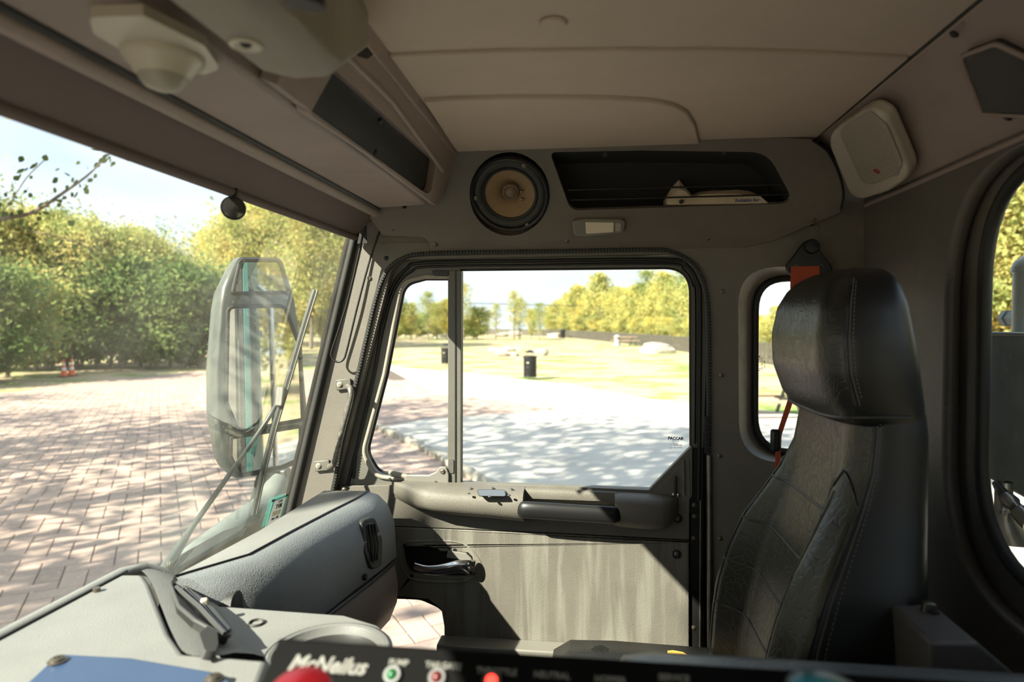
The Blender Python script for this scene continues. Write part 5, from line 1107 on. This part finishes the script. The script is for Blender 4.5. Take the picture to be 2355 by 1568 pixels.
for px, y, top, k in ((1262, 88, 700, 'yellow2'), (1285, 84, 685, 'yellow'), (1308, 80, 668, 'yellow2'), (1330, 76, 650, 'yellow'), (1352, 78, 672, 'yellow'), (1378, 70, 622, 'yellow2'), (1398, 74, 665, 'yellow'), (1420, 70, 655, 'yellow'), (1445, 66, 660, 'yellow'), (1468, 64, 648, 'yellow'), (1490, 62, 615, 'sparse2'), (1505, 60, 655, 'yellow'), (1530, 58, 620, 'yellow2'), (1548, 56, 650, 'yellow'), (1570, 54, 600, 'sparse2'), (1592, 55, 640, 'yellow'), (1625, 52, 640, 'yellow'), (1665, 52, 680, 'yellow'), (1710, 50, 705, 'yellow'), (1745, 50, 722, 'yellow2'), (1790, 50, 700, 'yellow'), (1830, 50, 690, 'yellow')):
    tp(k, px, y, top, lab, 'tree', gY)
gK = 'low growth behind the fence'; lab = 'shrub just behind the dark fence'
for px, y in ((1270, 86), (1300, 80), (1335, 74), (1370, 68), (1400, 64), (1435, 60), (1470, 57), (1500, 54), (1535, 51), (1565, 49), (1600, 48), (1650, 45), (1710, 42), (1770, 40), (1830, 39)): tp('yellow', px, y, 722+(px-1270)*.02, lab, 'shrub', gK, 'shrub', sc=1.5)
gR = 'tall birches behind the rear window'; lab = 'tall tree outside the rear window'
for px, y, top, k in ((2140, 36, 420, 'dense'), (2195, 38, 400, 'yellow'), (2240, 34, 380, 'dense'), (2290, 36, 360, 'yellow'), (2345, 33, 370, 'dense'), (2410, 34, 350, 'dense'), (2480, 33, 350, 'yellow'), (2220, 46, 520, 'yellow'), (2330, 46, 500, 'dense')):
    tp(k, px, y, top, lab, 'tree', gR)
# shade trees beside and behind the truck: they throw the dappled shadows over the paving
gT = 'trees beside the parked truck'; lab = 'loose-crowned tree beside the parked truck, outside the picture, shading the paving'
for x, y, h in ((-17.5, 3.5, 9.5), (-21, 6.5, 9), (-16.5, -1.5, 10), (-13.5, -4.5, 10), (-20.5, -.5, 10), (-24.5, 3, 10), (-10.5, -2.3, 8.5), (-26, 10, 9), (-23, -4, 11), (-18, -6, 11), (-12, -8.5, 11), (-29, 6, 10)):
    plant('shade', x, y, h, lab, 'tree', gT)
for x, y, h in ((-10.3, 3.6, 11.5), (-8.3, 1.2, 12.5), (-12.6, 6.0, 10.5), (-7.4, .6, 13.5), (2, -6.5, 10), (-1.5, -9, 11), (-15, 7.5, 11)):
    plant('shade', x, y, h, lab, 'tree', gT)
for x, y, h in ((32, 6, 11), (38, 12, 12), (30, 1, 12), (44, 3, 13), (36, 20, 10), (27, -4, 12)):
    plant('dense', x, y, h, 'full tree behind the truck, seen only in the side mirror', 'tree', 'trees behind the truck')
# near bough reaching in at the upper left
nb_ = empty('overhanging_bough', PY(-60, 540, 9), 'thin bare bough with a few dark leaves across the sky at upper left', 'branch')
bp_ = spline([PY(-260, 600, 9.0), PY(-80, 545, 9), PY(0, 505, 9), (PY(75, 488, 9)), PY(150, 440, 9.1), PY(205, 400, 9.2), PY(255, 350, 9.3)], 5)
n_ = len(bp_); mesh('branch', *g_tube(bp_, [.045*(1-i/n_)+.006 for i in range(n_)], 6), M_bark, nb_)
b2_ = spline([PY(20, 500, 9), PY(70, 530, 8.9), PY(150, 548, 8.9), PY(215, 575, 8.8)], 4); mesh('twig', *g_tube(b2_, .009, 5), M_bark, nb_)
b3_ = spline([PY(-40, 530, 9), PY(20, 470, 9.1), PY(60, 410, 9.1), PY(100, 370, 9.1)], 4); mesh('twig', *g_tube(b3_, .008, 5), M_bark, nb_)
M_dleaf = leaf_mat('bough_leaves', [(.05, .08, .03), (.12, .16, .05), (.28, .28, .08)], .3)
lv_, lf = [], []; rr = random.Random(3)
for path, w_ in ((bp_[12:], 55), (b2_, 18), (b3_, 30)):
    for i in range(w_):
        p = rr.choice(path)+V((rr.gauss(0, .10), rr.gauss(0, .1), rr.gauss(-.02, .10))); z = rr.uniform(.03, .065)
        nrm = V((rr.gauss(0, 1), rr.gauss(0, 1)-.6, rr.gauss(0, .6))).normalized(); a = nrm.orthogonal().normalized(); b = nrm.cross(a); k = len(lv_)
        lv_ += [p-a*z, p-a*z*.3-b*z*.75, p+a*z*.5-b*z*.6, p+a*z*1.2, p+a*z*.5+b*z*.6, p-a*z*.3+b*z*.75]; lf.append(tuple(range(k, k+6)))
tag(mesh('leaves', lv_, lf, M_dleaf, nb_, smooth=0), kind='stuff')

# labels on parts that look different from the rest of their thing
for o in COL.objects:
    n_ = o.name.split('.')[0]; pn = o.parent.name if o.parent else ''
    for k, l in (('webbing', 'orange belt webbing'), ('door_handle', 'chrome lever handle'), ('grab_bar', 'glossy black grab bar'), ('cone', 'tan paper cone'), ('exposed_foam', 'torn yellow foam'), ('cover_plate', 'blue painted cover plate'), ('can_top', 'teal can top'), ('red_emblem', 'small red emblem'), ('border', 'teal border'), ('shade_fabric', 'brown fabric'), ('mullion', 'dark vertical window bar'), ('kick_panel', 'brown lower panel')):
        if n_ == k and o.parent: o['label'] = l
